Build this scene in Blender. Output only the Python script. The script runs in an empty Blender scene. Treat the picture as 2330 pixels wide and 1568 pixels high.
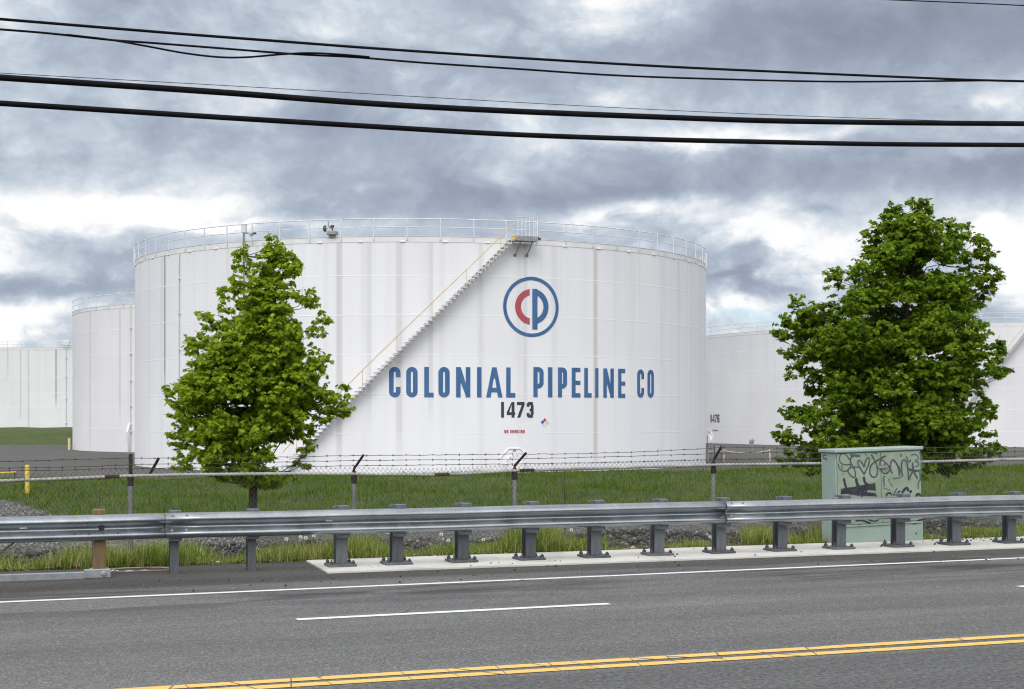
import bpy, math, random
import numpy as np
from mathutils import Vector, Matrix

R_ = math.radians
random.seed(7)
rng = np.random.default_rng(11)
scene = bpy.context.scene
col = scene.collection

# ---------------------------------------------------------------- camera frame
# Photo measured on a 2330 px wide copy: focal length F px, horizon row HY, eye 2.0 m above the road.
F, CX, HY, EYE = 3366.0, 1165.0, 945.0, 2.0
S = 0.355                                   # ground plan slope of the road direction
ANG = math.atan(S); CA, SA = math.cos(ANG), math.sin(ANG)

def W(px, py, Y):
    """world point seen at (px, py) at distance Y in front of the camera"""
    return Vector(((px-CX)/F*Y, Y, EYE+(HY-py)/F*Y))
def ground(px, py, z=0.0):
    Y = (EYE-z)*F/(py-HY)
    return W(px, py, Y)
def online(px, q):
    """plan point of the line Y = q + S X seen in column px"""
    t = (px-CX)/F
    Y = q/(1-S*t)
    return t*Y, Y
def zat(py, Y): return EYE+(HY-py)/F*Y
def rayplane(px, py, p0, n):
    o = Vector((0, 0, EYE)); d = Vector(((px-CX)/F, 1, (HY-py)/F))
    t = (p0-o).dot(n)/d.dot(n)
    return o+d*t
def toroad(X, Y): return X*CA+Y*SA, -X*SA+Y*CA
def lerp_table(tab, x):
    if x <= tab[0][0]: return tab[0][1]
    for (a, b), (c, d) in zip(tab, tab[1:]):
        if x <= c: return b+(d-b)*(x-a)/(c-a)
    return tab[-1][1]

# ---------------------------------------------------------------- helpers
def tag(o, label=None, cat=None, group=None, kind=None):
    if label: o['label'] = label
    if cat: o['category'] = cat
    if group: o['group'] = group
    if kind: o['kind'] = kind
    return o
def empty(name, loc=(0, 0, 0), rz=0.0):
    o = bpy.data.objects.new(name, None); col.objects.link(o)
    o.location = loc; o.rotation_euler = (0, 0, rz); o.empty_display_size = .2
    return o
def copy_tree(o, parent=None):
    c = o.copy(); col.objects.link(c)
    if parent is not None: c.parent = parent
    for ch in list(o.children): copy_tree(ch, c)
    return c

class MB:
    def __init__(s): s.v = []; s.f = []; s.m = []
    def quad(s, a, b, c, d, m=0):
        i = len(s.v); s.v += [tuple(a), tuple(b), tuple(c), tuple(d)]; s.f.append((i, i+1, i+2, i+3)); s.m.append(m)
    def poly(s, pts, m=0):
        i = len(s.v); s.v += [tuple(p) for p in pts]; s.f.append(tuple(range(i, i+len(pts)))); s.m.append(m)
    def box(s, x0, x1, y0, y1, z0, z1, m=0, bev=0.0, M=None):
        if bev <= 0:
            P = [(x0,y0,z0),(x1,y0,z0),(x1,y1,z0),(x0,y1,z0),(x0,y0,z1),(x1,y0,z1),(x1,y1,z1),(x0,y1,z1)]
            Fs = [(0,3,2,1),(4,5,6,7),(0,1,5,4),(1,2,6,5),(2,3,7,6),(3,0,4,7)]
        else:
            b = bev; P = []; 
            for z, k in ((z0, 1), (z0+b, 0), (z1-b, 0), (z1, 1)):
                i = b*k
                P += [(x0+b+i*0,y0+i,z),(x1-b,y0+i,z),(x1-i,y0+b,z),(x1-i,y1-b,z),(x1-b,y1-i,z),(x0+b,y1-i,z),(x0+i,y1-b,z),(x0+i,y0+b,z)]
            Fs = [tuple(range(7,-1,-1)), tuple(range(24,32))]
            for r in range(3):
                for k in range(8):
                    Fs.append((r*8+k, r*8+(k+1)%8, (r+1)*8+(k+1)%8, (r+1)*8+k))
        i0 = len(s.v)
        if M is not None: P = [tuple(M @ Vector(p)) for p in P]
        s.v += P
        for f in Fs: s.f.append(tuple(i0+k for k in f)); s.m.append(m)
    def tube(s, pts, r, n=6, m=0, cap=True):
        pts = [Vector(p) for p in pts]; N = len(pts)
        rr = r if isinstance(r, (list, tuple)) else [r]*N
        i0 = len(s.v); prev = None
        for k, p in enumerate(pts):
            d = (pts[min(k+1, N-1)]-pts[max(k-1, 0)])
            d = d.normalized() if d.length > 1e-9 else Vector((0, 0, 1))
            if prev is None:
                a = Vector((0, 0, 1)) if abs(d.z) < .9 else Vector((1, 0, 0))
                u = d.cross(a).normalized()
            else:
                u = (prev-d*prev.dot(d)); u = u.normalized() if u.length > 1e-6 else d.orthogonal().normalized()
            prev = u; w = d.cross(u)
            for j in range(n):
                a = 2*math.pi*j/n
                s.v.append(tuple(p+u*(rr[k]*math.cos(a))+w*(rr[k]*math.sin(a))))
        for k in range(N-1):
            for j in range(n):
                s.f.append((i0+k*n+j, i0+k*n+(j+1)%n, i0+(k+1)*n+(j+1)%n, i0+(k+1)*n+j)); s.m.append(m)
        if cap:
            s.f.append(tuple(i0+j for j in range(n-1, -1, -1))); s.m.append(m)
            s.f.append(tuple(i0+(N-1)*n+j for j in range(n))); s.m.append(m)
    def disc(s, c, axis, r, h, n=10, m=0):
        c = Vector(c); ax = Vector(axis).normalized()
        s.tube([c, c+ax*h*.7, c+ax*h], [r, r, r*.7], n, m)
    def build(s, name, mats, parent=None, smooth=False, angle=None):
        me = bpy.data.meshes.new(name)
        me.from_pydata(s.v, [], s.f)
        if not isinstance(mats, (list, tuple)): mats = [mats]
        for x in mats: me.materials.append(x)
        if len(mats) > 1: me.polygons.foreach_set('material_index', s.m)
        if smooth: me.polygons.foreach_set('use_smooth', [True]*len(me.polygons))
        if smooth and angle:
            try: me.set_sharp_from_angle(angle=angle)
            except Exception: pass
        me.update()
        o = bpy.data.objects.new(name, me); col.objects.link(o)
        if parent is not None: o.parent = parent
        return o

def np_mesh(name, verts, faces_flat, nper, mat, parent=None, smooth=False):
    """big mesh with equal-sized faces"""
    me = bpy.data.meshes.new(name)
    nf = len(faces_flat)//nper
    me.vertices.add(len(verts)); me.vertices.foreach_set('co', np.asarray(verts, np.float32).ravel())
    me.loops.add(len(faces_flat)); me.loops.foreach_set('vertex_index', np.asarray(faces_flat, np.int32))
    me.polygons.add(nf)
    me.polygons.foreach_set('loop_start', np.arange(0, nf*nper, nper, dtype=np.int32))
    if smooth: me.polygons.foreach_set('use_smooth', np.ones(nf, bool))
    me.materials.append(mat); me.update(calc_edges=True); me.validate()
    o = bpy.data.objects.new(name, me); col.objects.link(o)
    if parent is not None: o.parent = parent
    return o

# ---------------------------------------------------------------- node materials
class NT:
    def __init__(s, tree): s.t = tree; s.n = tree.nodes; s.l = tree.links
    def node(s, kind, **kw):
        n = s.n.new(kind)
        for k, v in kw.items(): setattr(n, k, v)
        return n
    def put(s, sock, v):
        if hasattr(v, 'bl_idname') or isinstance(v, bpy.types.NodeSocket): s.l.new(v, sock)
        else: sock.default_value = v
    def m(s, op, a, b=0.0, c=None, clamp=False):
        n = s.node('ShaderNodeMath', operation=op, use_clamp=clamp)
        s.put(n.inputs[0], a); s.put(n.inputs[1], b)
        if c is not None: s.put(n.inputs[2], c)
        return n.outputs[0]
    def noise(s, vec, scale, detail=4, rough=.55, dist=0.0):
        n = s.node('ShaderNodeTexNoise'); s.l.new(vec, n.inputs['Vector'])
        n.inputs['Scale'].default_value = scale; n.inputs['Detail'].default_value = detail
        n.inputs['Roughness'].default_value = rough; n.inputs['Distortion'].default_value = dist
        return n.outputs['Fac']
    def ramp(s, fac, stops, interp='LINEAR'):
        n = s.node('ShaderNodeValToRGB'); s.l.new(fac, n.inputs[0]); cr = n.color_ramp; cr.interpolation = interp
        while len(cr.elements) < len(stops): cr.elements.new(.5)
        for e, (p, c) in zip(cr.elements, stops):
            e.position = p; e.color = (c, c, c, 1) if isinstance(c, (int, float)) else (*c, 1)
        return n.outputs[0]
    def mix(s, fac, a, b, mode='MIX'):
        n = s.node('ShaderNodeMix', data_type='RGBA', blend_type=mode)
        s.put(n.inputs[0], fac)
        s.put(n.inputs[6], (*a, 1) if isinstance(a, tuple) else a); s.put(n.inputs[7], (*b, 1) if isinstance(b, tuple) else b)
        return n.outputs[2]
    def scaled(s, vec, sc):
        n = s.node('ShaderNodeVectorMath', operation='MULTIPLY'); s.l.new(vec, n.inputs[0]); n.inputs[1].default_value = sc
        return n.outputs[0]
    def sep(s, vec):
        n = s.node('ShaderNodeSeparateXYZ'); s.l.new(vec, n.inputs[0]); return n.outputs

def newmat(name):
    m = bpy.data.materials.new(name); m.use_nodes = True
    t = NT(m.node_tree); b = t.n['Principled BSDF']
    tc = t.node('ShaderNodeTexCoord')
    return m, t, b, tc
def bump(t, b, h, strength=.3, dist=.01):
    n = t.node('ShaderNodeBump'); n.inputs['Strength'].default_value = strength; n.inputs['Distance'].default_value = dist
    t.l.new(h, n.inputs['Height']); t.l.new(n.outputs[0], b.inputs['Normal'])
def nmat(name, c1, c2, scale=8, rough=.6, metal=0.0, stretch=(1, 1, 1), bmp=0.0, detail=5, lo=.35, hi=.65, spec=None):
    m, t, b, tc = newmat(name)
    v = t.scaled(tc.outputs['Object'], stretch)
    f = t.noise(v, scale, detail, .6)
    t.l.new(t.ramp(f, [(lo, c1), (hi, c2)]), b.inputs['Base Color'])
    b.inputs['Roughness'].default_value = rough; b.inputs['Metallic'].default_value = metal
    if spec is not None: b.inputs['Specular IOR Level'].default_value = spec
    if bmp: bump(t, b, f, bmp, .01)
    return m

M = {}
def make_materials():
    # asphalt: local x along the road, y across
    m, t, b, tc = newmat('asphalt')
    o = tc.outputs['Object']; xyz = t.sep(o)
    fine = t.noise(o, 60, 3, .7); mid = t.noise(o, 22, 3, .7)
    vor = t.node('ShaderNodeTexVoronoi'); t.l.new(o, vor.inputs['Vector']); vor.inputs['Scale'].default_value = 75
    speck = t.ramp(t.sep(vor.outputs['Color'])[0], [(.0, .60), (.5, .95), (.8, 1.05), (.94, 1.38), (1, 1.9)])
    base = t.ramp(fine, [(.3, (.122, .122, .122)), (.7, (.188, .188, .187))])
    base = t.mix(1.0, base, speck, 'MULTIPLY')
    big = t.noise(t.scaled(o, (.05, .5, 1)), 3.0, 5, .6, .6)
    base = t.mix(1.0, base, t.ramp(big, [(.3, .82), (.7, 1.14)]), 'MULTIPLY')
    # tyre smears and dirt along the outer lane edge
    sm = t.noise(t.scaled(o, (.20, 1.0, 1)), 1.0, 6, .6, .8)
    band = t.m('MULTIPLY', t.m('SMOOTHSTEP' if False else 'SUBTRACT', xyz[1], 15.9*CA), .9, clamp=True)
    smear = t.m('MULTIPLY', t.ramp(sm, [(.50, 0), (.58, 1)]), band)
    base = t.mix(t.m('MULTIPLY', smear, .8), base, (.056, .056, .058))
    # tyre scuffs and spills beside the edge line
    scuff = None
    sx = t.m('ADD', xyz[0], t.m('MULTIPLY', t.m('SUBTRACT', big, .5), 1.6)); sy = t.m('ADD', xyz[1], t.m('MULTIPLY', t.m('SUBTRACT', t.noise(t.scaled(o, (.5, 1.6, 1)), 1.0, 5, .6), .5), .75))
    for (px, py, hx, hy, k) in [(1290, 1324, .55, .20, .75), (1500, 1331, 1.5, .08, .4), (1730, 1308, .8, .22, .7), (1800, 1322, 1.7, .16, .65), (2080, 1300, 1.6, .22, .75), (2200, 1290, 1.1, .30, .8), (2010, 1318, 1.2, .10, .5), (960, 1336, .8, .14, .4), (560, 1350, 1.2, .12, .35), (1420, 1302, 2.2, .10, .55), (1750, 1283, 2.4, .14, .55), (300, 1333, 2.0, .34, .7), (60, 1345, 1.4, .34, .7), (1050, 1312, 1.6, .12, .4)]:
        g_ = ground(px, py); cx_, cy_ = toroad(g_.x, g_.y)
        ex_ = t.m('DIVIDE', t.m('SUBTRACT', sx, cx_), hx); ey_ = t.m('DIVIDE', t.m('SUBTRACT', sy, cy_), hy*2.1)
        e_ = t.m('MULTIPLY', t.m('EXPONENT', t.m('MULTIPLY', t.m('ADD', t.m('MULTIPLY', ex_, ex_), t.m('MULTIPLY', ey_, ey_)), -1.0)), k)
        scuff = e_ if scuff is None else t.m('MAXIMUM', scuff, e_)
    scuff = t.m('MULTIPLY', scuff, t.ramp(t.noise(t.scaled(o, (.8, 5, 1)), 2.0, 5, .65), [(.30, .55), (.6, 1)]))
    base = t.mix(t.m('MULTIPLY', scuff, .72), base, (.044, .044, .046))
    sh = t.m('MULTIPLY', t.m('SUBTRACT', t.m('ADD', xyz[1], t.m('MULTIPLY', t.m('SUBTRACT', sm, .5), .9)), 18.55*CA), 6.0, clamp=True)
    dirt_shade = t.mix(t.ramp(mid, [(.35, 0), (.65, 1)]), (.040, .039, .037), (.105, .099, .091))
    base = t.mix(t.m('MULTIPLY', sh, .75), base, dirt_shade)
    # lane near the camera: coarser and darker
    nr = t.m('MULTIPLY', t.m('SUBTRACT', 11.35*CA, xyz[1]), 8.0, clamp=True)
    base = t.mix(t.m('MULTIPLY', nr, .62), base, t.ramp(mid, [(.35, (.035, .035, .037)), (.62, (.15, .15, .15)), (.75, (.27, .27, .26))]))
    wob = t.node('ShaderNodeTexNoise'); t.l.new(o, wob.inputs['Vector']); wob.inputs['Scale'].default_value = 1.6; wob.inputs['Detail'].default_value = 6
    wv = t.node('ShaderNodeVectorMath', operation='MULTIPLY_ADD'); t.l.new(wob.outputs['Color'], wv.inputs[0]); wv.inputs[1].default_value = (.5, .5, 0); t.l.new(o, wv.inputs[2])
    ck = t.node('ShaderNodeTexVoronoi', feature='DISTANCE_TO_EDGE', voronoi_dimensions='2D'); t.l.new(t.scaled(wv.outputs[0], (.16, .34, 1)), ck.inputs['Vector']); ck.inputs['Scale'].default_value = 1
    cm = t.m('MULTIPLY', t.ramp(ck.outputs['Distance'], [(.0015, 1), (.005, 0)]), t.ramp(big, [(.50, 0), (.60, 1)]))
    base = t.mix(t.m('MULTIPLY', cm, .55), base, (.045, .045, .045))
    # open joint between the two yellow lines and along the shoulder
    jy = t.m('ABSOLUTE', t.m('SUBTRACT', t.m('ADD', xyz[1], t.m('MULTIPLY', wob.outputs['Fac'], .10)), 11.08+.05))
    jn = t.m('MULTIPLY', t.ramp(jy, [(.012, 1), (.028, 0)]), t.ramp(t.noise(t.scaled(o, (.8, .1, 1)), 1.0, 4, .6), [(.42, 0), (.56, 1)]))
    base = t.mix(t.m('MULTIPLY', jn, .8), base, (.028, .028, .028))
    wp = t.noise(t.scaled(o, (.02, 1.1, 1)), 1.0, 3, .5)
    base = t.mix(1.0, base, t.ramp(wp, [(.35, .90), (.65, 1.09)]), 'MULTIPLY')
    t.l.new(base, b.inputs['Base Color']); b.inputs['Roughness'].default_value = .9
    b.inputs['Specular IOR Level'].default_value = .08
    bump(t, b, t.m('ADD', fine, mid), .55, .012); M['asphalt'] = m

    def paint(name, c, wear, crack):
        m, t, b, tc = newmat(name); o = tc.outputs['Object']
        f = t.noise(o, 14, 6, .7); g = t.noise(t.scaled(o, (.25, 1, 1)), 2.0, 3, .5)
        w = t.m('MULTIPLY', t.ramp(t.m('ADD', t.m('MULTIPLY', f, .5), t.m('MULTIPLY', g, .5)), [(wear, 1), (wear+.07, 0)]), 1.0)
        c0 = t.mix(t.ramp(f, [(.3, 0), (.7, 1)]), tuple(x*.86 for x in c), c)
        if crack:
            vo = t.node('ShaderNodeTexVoronoi', feature='DISTANCE_TO_EDGE', voronoi_dimensions='2D')
            t.l.new(t.scaled(o, (2.1, .35, 1)), vo.inputs['Vector']); vo.inputs['Scale'].default_value = 1
            w = t.m('MAXIMUM', w, t.ramp(vo.outputs['Distance'], [(.005, 1), (.012, 0)]))
        t.l.new(t.mix(w, c0, (.11, .11, .11)), b.inputs['Base Color']); b.inputs['Roughness'].default_value = .7
        M[name] = m
    paint('white_marking', (.74, .74, .73), .36, False)
    paint('yellow_marking', (.78, .495, .13), .27, True)

    m, t, b, tc = newmat('concrete'); o = tc.outputs['Object']
    f = t.noise(o, 1.4, 6, .65); g = t.noise(o, 45, 4, .7)
    c = t.ramp(f, [(.28, (.40, .385, .355)), (.50, (.57, .555, .52)), (.75, (.66, .645, .605))])
    c = t.mix(1.0, c, t.ramp(g, [(.3, .86), (.7, 1.08)]), 'MULTIPLY')
    t.l.new(c, b.inputs['Base Color']); b.inputs['Roughness'].default_value = .9; bump(t, b, g, .25, .006); M['concrete'] = m

    M['soil'] = nmat('soil', (.050, .042, .03), (.10, .082, .058), 6, .95, bmp=.5)
    m, t, b, tc = newmat('gravel'); o = tc.outputs['Object']
    vo = t.node('ShaderNodeTexVoronoi'); t.l.new(o, vo.inputs['Vector']); vo.inputs['Scale'].default_value = 14
    c = t.ramp(t.sep(vo.outputs['Color'])[0], [(0, (.06, .06, .06)), (.5, (.13, .128, .122)), (1, (.26, .25, .235))])
    c = t.mix(1.0, c, t.ramp(vo.outputs['Distance'], [(.0, 1.15), (.6, .4)]), 'MULTIPLY')
    t.l.new(c, b.inputs['Base Color']); b.inputs['Roughness'].default_value = .95; bump(t, b, vo.outputs['Distance'], -.8, .04); M['gravel'] = m

    m, t, b, tc = newmat('yard_gravel'); o = tc.outputs['Object']
    f = t.noise(t.scaled(o, (.25, 1, 1)), .35, 6, .65); g = t.noise(o, 3.0, 5, .8)
    c = t.ramp(f, [(.3, (.066, .063, .059)), (.7, (.094, .09, .084))])
    c = t.mix(1.0, c, t.ramp(g, [(.3, .7), (.7, 1.3)]), 'MULTIPLY')
    t.l.new(c, b.inputs['Base Color']); b.inputs['Roughness'].default_value = .95; M['yard_gravel'] = m

    m, t, b, tc = newmat('turf'); o = tc.outputs['Object']
    f = t.noise(o, .7, 6, .65); g = t.noise(o, 14, 4, .8)
    c = t.ramp(f, [(.3, (.034, .055, .009)), (.55, (.058, .088, .013)), (.75, (.088, .10, .02))])
    c = t.mix(1.0, c, t.ramp(g, [(.3, .55), (.7, 1.35)]), 'MULTIPLY')
    t.l.new(c, b.inputs['Base Color']); b.inputs['Roughness'].default_value = .95; bump(t, b, g, .9, .05); M['turf'] = m

    def blades(name, stops, big=.9, trans=.25):
        m, t, b, tc = newmat(name)
        g = t.node('ShaderNodeNewGeometry'); o = tc.outputs['Object']
        f = t.noise(o, big, 4, .6); f2 = t.noise(o, 5.5, 2, .5)
        f = t.m('ADD', t.m('MULTIPLY', f, .55), t.m('MULTIPLY', f2, .55))
        v = t.m('ADD', t.m('MULTIPLY', g.outputs['Random Per Island'], .40), t.m('MULTIPLY', f, .60))
        c = t.ramp(v, stops)
        t.l.new(c, b.inputs['Base Color']); b.inputs['Roughness'].default_value = .6
        b.inputs['Specular IOR Level'].default_value = .06
        tr = t.node('ShaderNodeBsdfTranslucent'); t.l.new(t.mix(1.0, c, (1.5, 1.45, 1.0), 'MULTIPLY'), tr.inputs[0])
        mx = t.node('ShaderNodeMixShader'); mx.inputs[0].default_value = trans
        t.l.new(b.outputs[0], mx.inputs[1]); t.l.new(tr.outputs[0], mx.inputs[2])
        t.l.new(mx.outputs[0], t.n['Material Output'].inputs[0]); M[name] = m
    blades('lawn_blades', [(.25, (.020, .058, .002)), (.42, (.048, .110, .005)), (.58, (.088, .160, .008)), (.70, (.15, .185, .02)), (.80, (.24, .21, .06))], .55)
    blades('verge_blades', [(.26, (.045, .100, .012)), (.42, (.10, .175, .024)), (.55, (.19, .255, .045)), (.66, (.34, .33, .13)), (.76, (.46, .40, .22))], 1.6)
    blades('leaves', [(.22, (.075, .142, .008)), (.45, (.165, .260, .015)), (.68, (.275, .365, .025)), (.86, (.39, .42, .04)), (.95, (.48, .27, .05))], 1.1, .38)
    blades('dark_leaves', [(.22, (.036, .085, .006)), (.45, (.085, .155, .010)), (.68, (.17, .255, .017)), (.88, (.28, .325, .03)), (.96, (.34, .21, .04))], .9, .36)
    M['bark'] = nmat('bark', (.028, .023, .019), (.07, .058, .048), 9, .95, stretch=(1, 1, .2), bmp=.5)
    M['stone'] = None
    m, t, b, tc = newmat('stone'); g = t.node('ShaderNodeNewGeometry')
    c = t.ramp(g.outputs['Random Per Island'], [(0, (.035, .034, .033)), (.6, (.085, .082, .078)), (.92, (.16, .155, .145)), (1, (.34, .33, .30))])
    f = t.noise(tc.outputs['Object'], 30, 4, .7)
    t.l.new(t.mix(1.0, c, t.ramp(f, [(.3, .7), (.7, 1.2)]), 'MULTIPLY'), b.inputs['Base Color']); b.inputs['Roughness'].default_value = .9; M['stone'] = m
    M['pale_stone'] = nmat('pale_stone', (.12, .115, .105), (.34, .325, .30), 40, .9)
    m, t, b, tc = newmat('litter'); g = t.node('ShaderNodeNewGeometry')
    t.l.new(t.ramp(g.outputs['Random Per Island'], [(0, (.06, .035, .022)), (.6, (.17, .09, .055)), (.92, (.3, .22, .15)), (1, (.6, .58, .55))]), b.inputs['Base Color'])
    b.inputs['Roughness'].default_value = .9; M['litter'] = m

    # galvanised steel: rolled rail and posts
    def galv(name, c1, c2, rough, metal, st, spk=0.0):
        m, t, b, tc = newmat(name); o = tc.outputs['Object']
        f = t.noise(t.scaled(o, st), 3.0, 6, .65); g = t.noise(o, 28, 4, .7); k = t.noise(o, 2.3, 5, .6, .5)
        c = t.ramp(t.m('ADD', t.m('MULTIPLY', f, .6), t.m('MULTIPLY', k, .4)), [(.36, c1), (.62, c2)])
        c = t.mix(1.0, c, t.ramp(g, [(.3, .88), (.7, 1.08)]), 'MULTIPLY')
        oi = t.node('ShaderNodeObjectInfo'); c = t.mix(1.0, c, t.ramp(oi.outputs['Random'], [(0, .78), (1, 1.28)]), 'MULTIPLY') if name == 'post_zinc' else c
        t.l.new(c, b.inputs['Base Color']); b.inputs['Metallic'].default_value = metal
        t.l.new(t.ramp(k, [(.3, rough-.07), (.7, rough+.1)]), b.inputs['Roughness']); M[name] = m
    galv('rail_zinc', (.225, .25, .27), (.40, .43, .455), .29, .86, (.15, 6, 6))
    galv('post_zinc', (.066, .072, .082), (.150, .163, .178), .55, .35, (3, 3, .6))
    galv('fence_zinc', (.20, .21, .21), (.34, .35, .35), .55, .4, (1, 1, 1))
    M['pale_pipe'] = nmat('pale_pipe', (.33, .325, .31), (.58, .565, .54), 4, .6, .15, stretch=(.6, 1, 1))
    M['rust'] = nmat('rust', (.05, .022, .016), (.12, .05, .033), 9, .9)
    M['mesh_wire'] = nmat('mesh_wire', (.045, .05, .026), (.10, .10, .065), 2, .9, .0)
    M['barb_wire'] = nmat('barb_wire', (.035, .03, .03), (.10, .085, .08), 4, .8, .2)
    M['dark_arm'] = nmat('dark_arm', (.014, .011, .012), (.04, .022, .022), 9, .8)
    m, t, b, tc = newmat('post_wood'); o = tc.outputs['Object']
    f = t.noise(t.scaled(o, (14, 14, .9)), 2.2, 6, .6, .4); g = t.noise(o, 3, 4)
    c = t.ramp(f, [(.3, (.12, .078, .040)), (.7, (.245, .165, .088))]); c = t.mix(1.0, c, t.ramp(g, [(.3, .75), (.7, 1.15)]), 'MULTIPLY')
    t.l.new(c, b.inputs['Base Color']); b.inputs['Roughness'].default_value = .85; bump(t, b, f, .4, .005); M['post_wood'] = m
    M['cable'] = nmat('cable', (.003, .003, .004), (.008, .008, .011), 3, .7, spec=.12)
    M['thin_cable'] = nmat('thin_cable', (.03, .03, .04), (.05, .05, .06), 3, .6)

    # cabinet paint: mint green, faded and scuffed
    m, t, b, tc = newmat('mint_paint'); o = tc.outputs['Object']
    f = t.noise(o, 1.6, 6, .6); g = t.noise(o, 9, 6, .7, .8)
    c = t.ramp(f, [(.3, (.25, .335, .295)), (.7, (.32, .41, .365))])
    t.l.new(t.mix(t.m('MULTIPLY', t.ramp(g, [(.62, 0), (.72, 1)]), .45), c, (.16, .21, .16)), b.inputs['Base Color']); b.inputs['Roughness'].default_value = .55; M['mint_paint'] = m
    m, t, b, tc = newmat('worn_mint'); o = tc.outputs['Object']
    f = t.noise(o, 2.4, 7, .65, .6); g = t.noise(o, 11, 6, .75, .4); k = t.noise(t.scaled(o, (1, 1, .35)), 6, 6, .7)
    c = t.ramp(f, [(.28, (.19, .235, .17)), (.5, (.245, .30, .225)), (.72, (.30, .36, .28))])
    c = t.mix(t.m('MULTIPLY', t.ramp(g, [(.60, 0), (.68, 1)]), .55), c, (.10, .13, .13))
    c = t.mix(t.m('MULTIPLY', t.ramp(k, [(.62, 0), (.70, 1)]), .5), c, (.36, .40, .33))
    t.l.new(c, b.inputs['Base Color']); b.inputs['Roughness'].default_value = .65; M['worn_mint'] = m
    M['spray_black'] = nmat('spray_black', (.012, .014, .022), (.035, .038, .05), 9, .6)
    M['spray_grey'] = nmat('spray_grey', (.03, .045, .05), (.085, .105, .11), 7, .6)
    M['spray_blue'] = nmat('spray_blue', (.035, .085, .11), (.10, .16, .17), 6, .6, lo=.3, hi=.7)
    M['dark_metal'] = nmat('dark_metal', (.05, .05, .055), (.11, .11, .115), 8, .6, .3)
    M['grey_metal'] = nmat('grey_metal', (.22, .22, .22), (.34, .34, .335), 6, .55, .2)
    M['light_box'] = nmat('light_box', (.60, .60, .58), (.70, .70, .68), 6, .6)
    M['yellow_paint'] = nmat('yellow_paint', (.58, .40, .02), (.70, .50, .04), 6, .55)
    M['cream_paint'] = nmat('cream_paint', (.58, .50, .30), (.68, .60, .40), 6, .6)
    M['handrail_paint'] = nmat('handrail_paint', (.54, .42, .20), (.68, .53, .26), 3, .6)
    M['white_metal'] = nmat('white_metal', (.76, .76, .76), (.85, .85, .85), 3, .5)
    M['stair_paint'] = nmat('stair_paint', (.58, .58, .57), (.72, .72, .71), 4, .55)
    M['tank_rail'] = nmat('tank_rail', (.56, .58, .60), (.68, .70, .72), 2, .5, .05)
    M['strap'] = nmat('strap', (.24, .17, .10), (.46, .40, .32), 5, .7)
    M['fluff'] = nmat('fluff', (.68, .66, .60), (.80, .79, .74), 20, .9)
    M['stem'] = nmat('stem', (.10, .15, .03), (.17, .21, .05), 5, .7)
    def lettering(name, c1, c2):
        m, t, b, tc = newmat(name); uv = tc.outputs['UV']
        f = t.noise(t.scaled(uv, (3.2, .35, 1)), 1.2, 6, .65); g = t.noise(t.scaled(uv, (14, .5, 1)), 1.0, 4, .6)
        c = t.ramp(t.m('ADD', t.m('MULTIPLY', f, .6), t.m('MULTIPLY', g, .4)), [(.36, c1), (.66, c2)])
        t.l.new(c, b.inputs['Base Color']); b.inputs['Roughness'].default_value = .6; M[name] = m
    lettering('blue_lettering', (.022, .092, .24), (.062, .165, .335))
    lettering('red_lettering', (.34, .045, .065), (.46, .095, .12))
    lettering('black_lettering', (.016, .018, .035), (.045, .047, .075))
    M['sign_red'] = nmat('sign_red', (.38, .03, .05), (.45, .05, .07), 5, .6)
    M['sign_blue'] = nmat('sign_blue', (.05, .07, .34), (.07, .09, .42), 5, .6)
    M['sign_white'] = nmat('sign_white', (.74, .74, .74), (.8, .8, .8), 5, .6)
    M['sign_yellow'] = nmat('sign_yellow', (.60, .56, .36), (.7, .66, .44), 5, .6)

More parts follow.
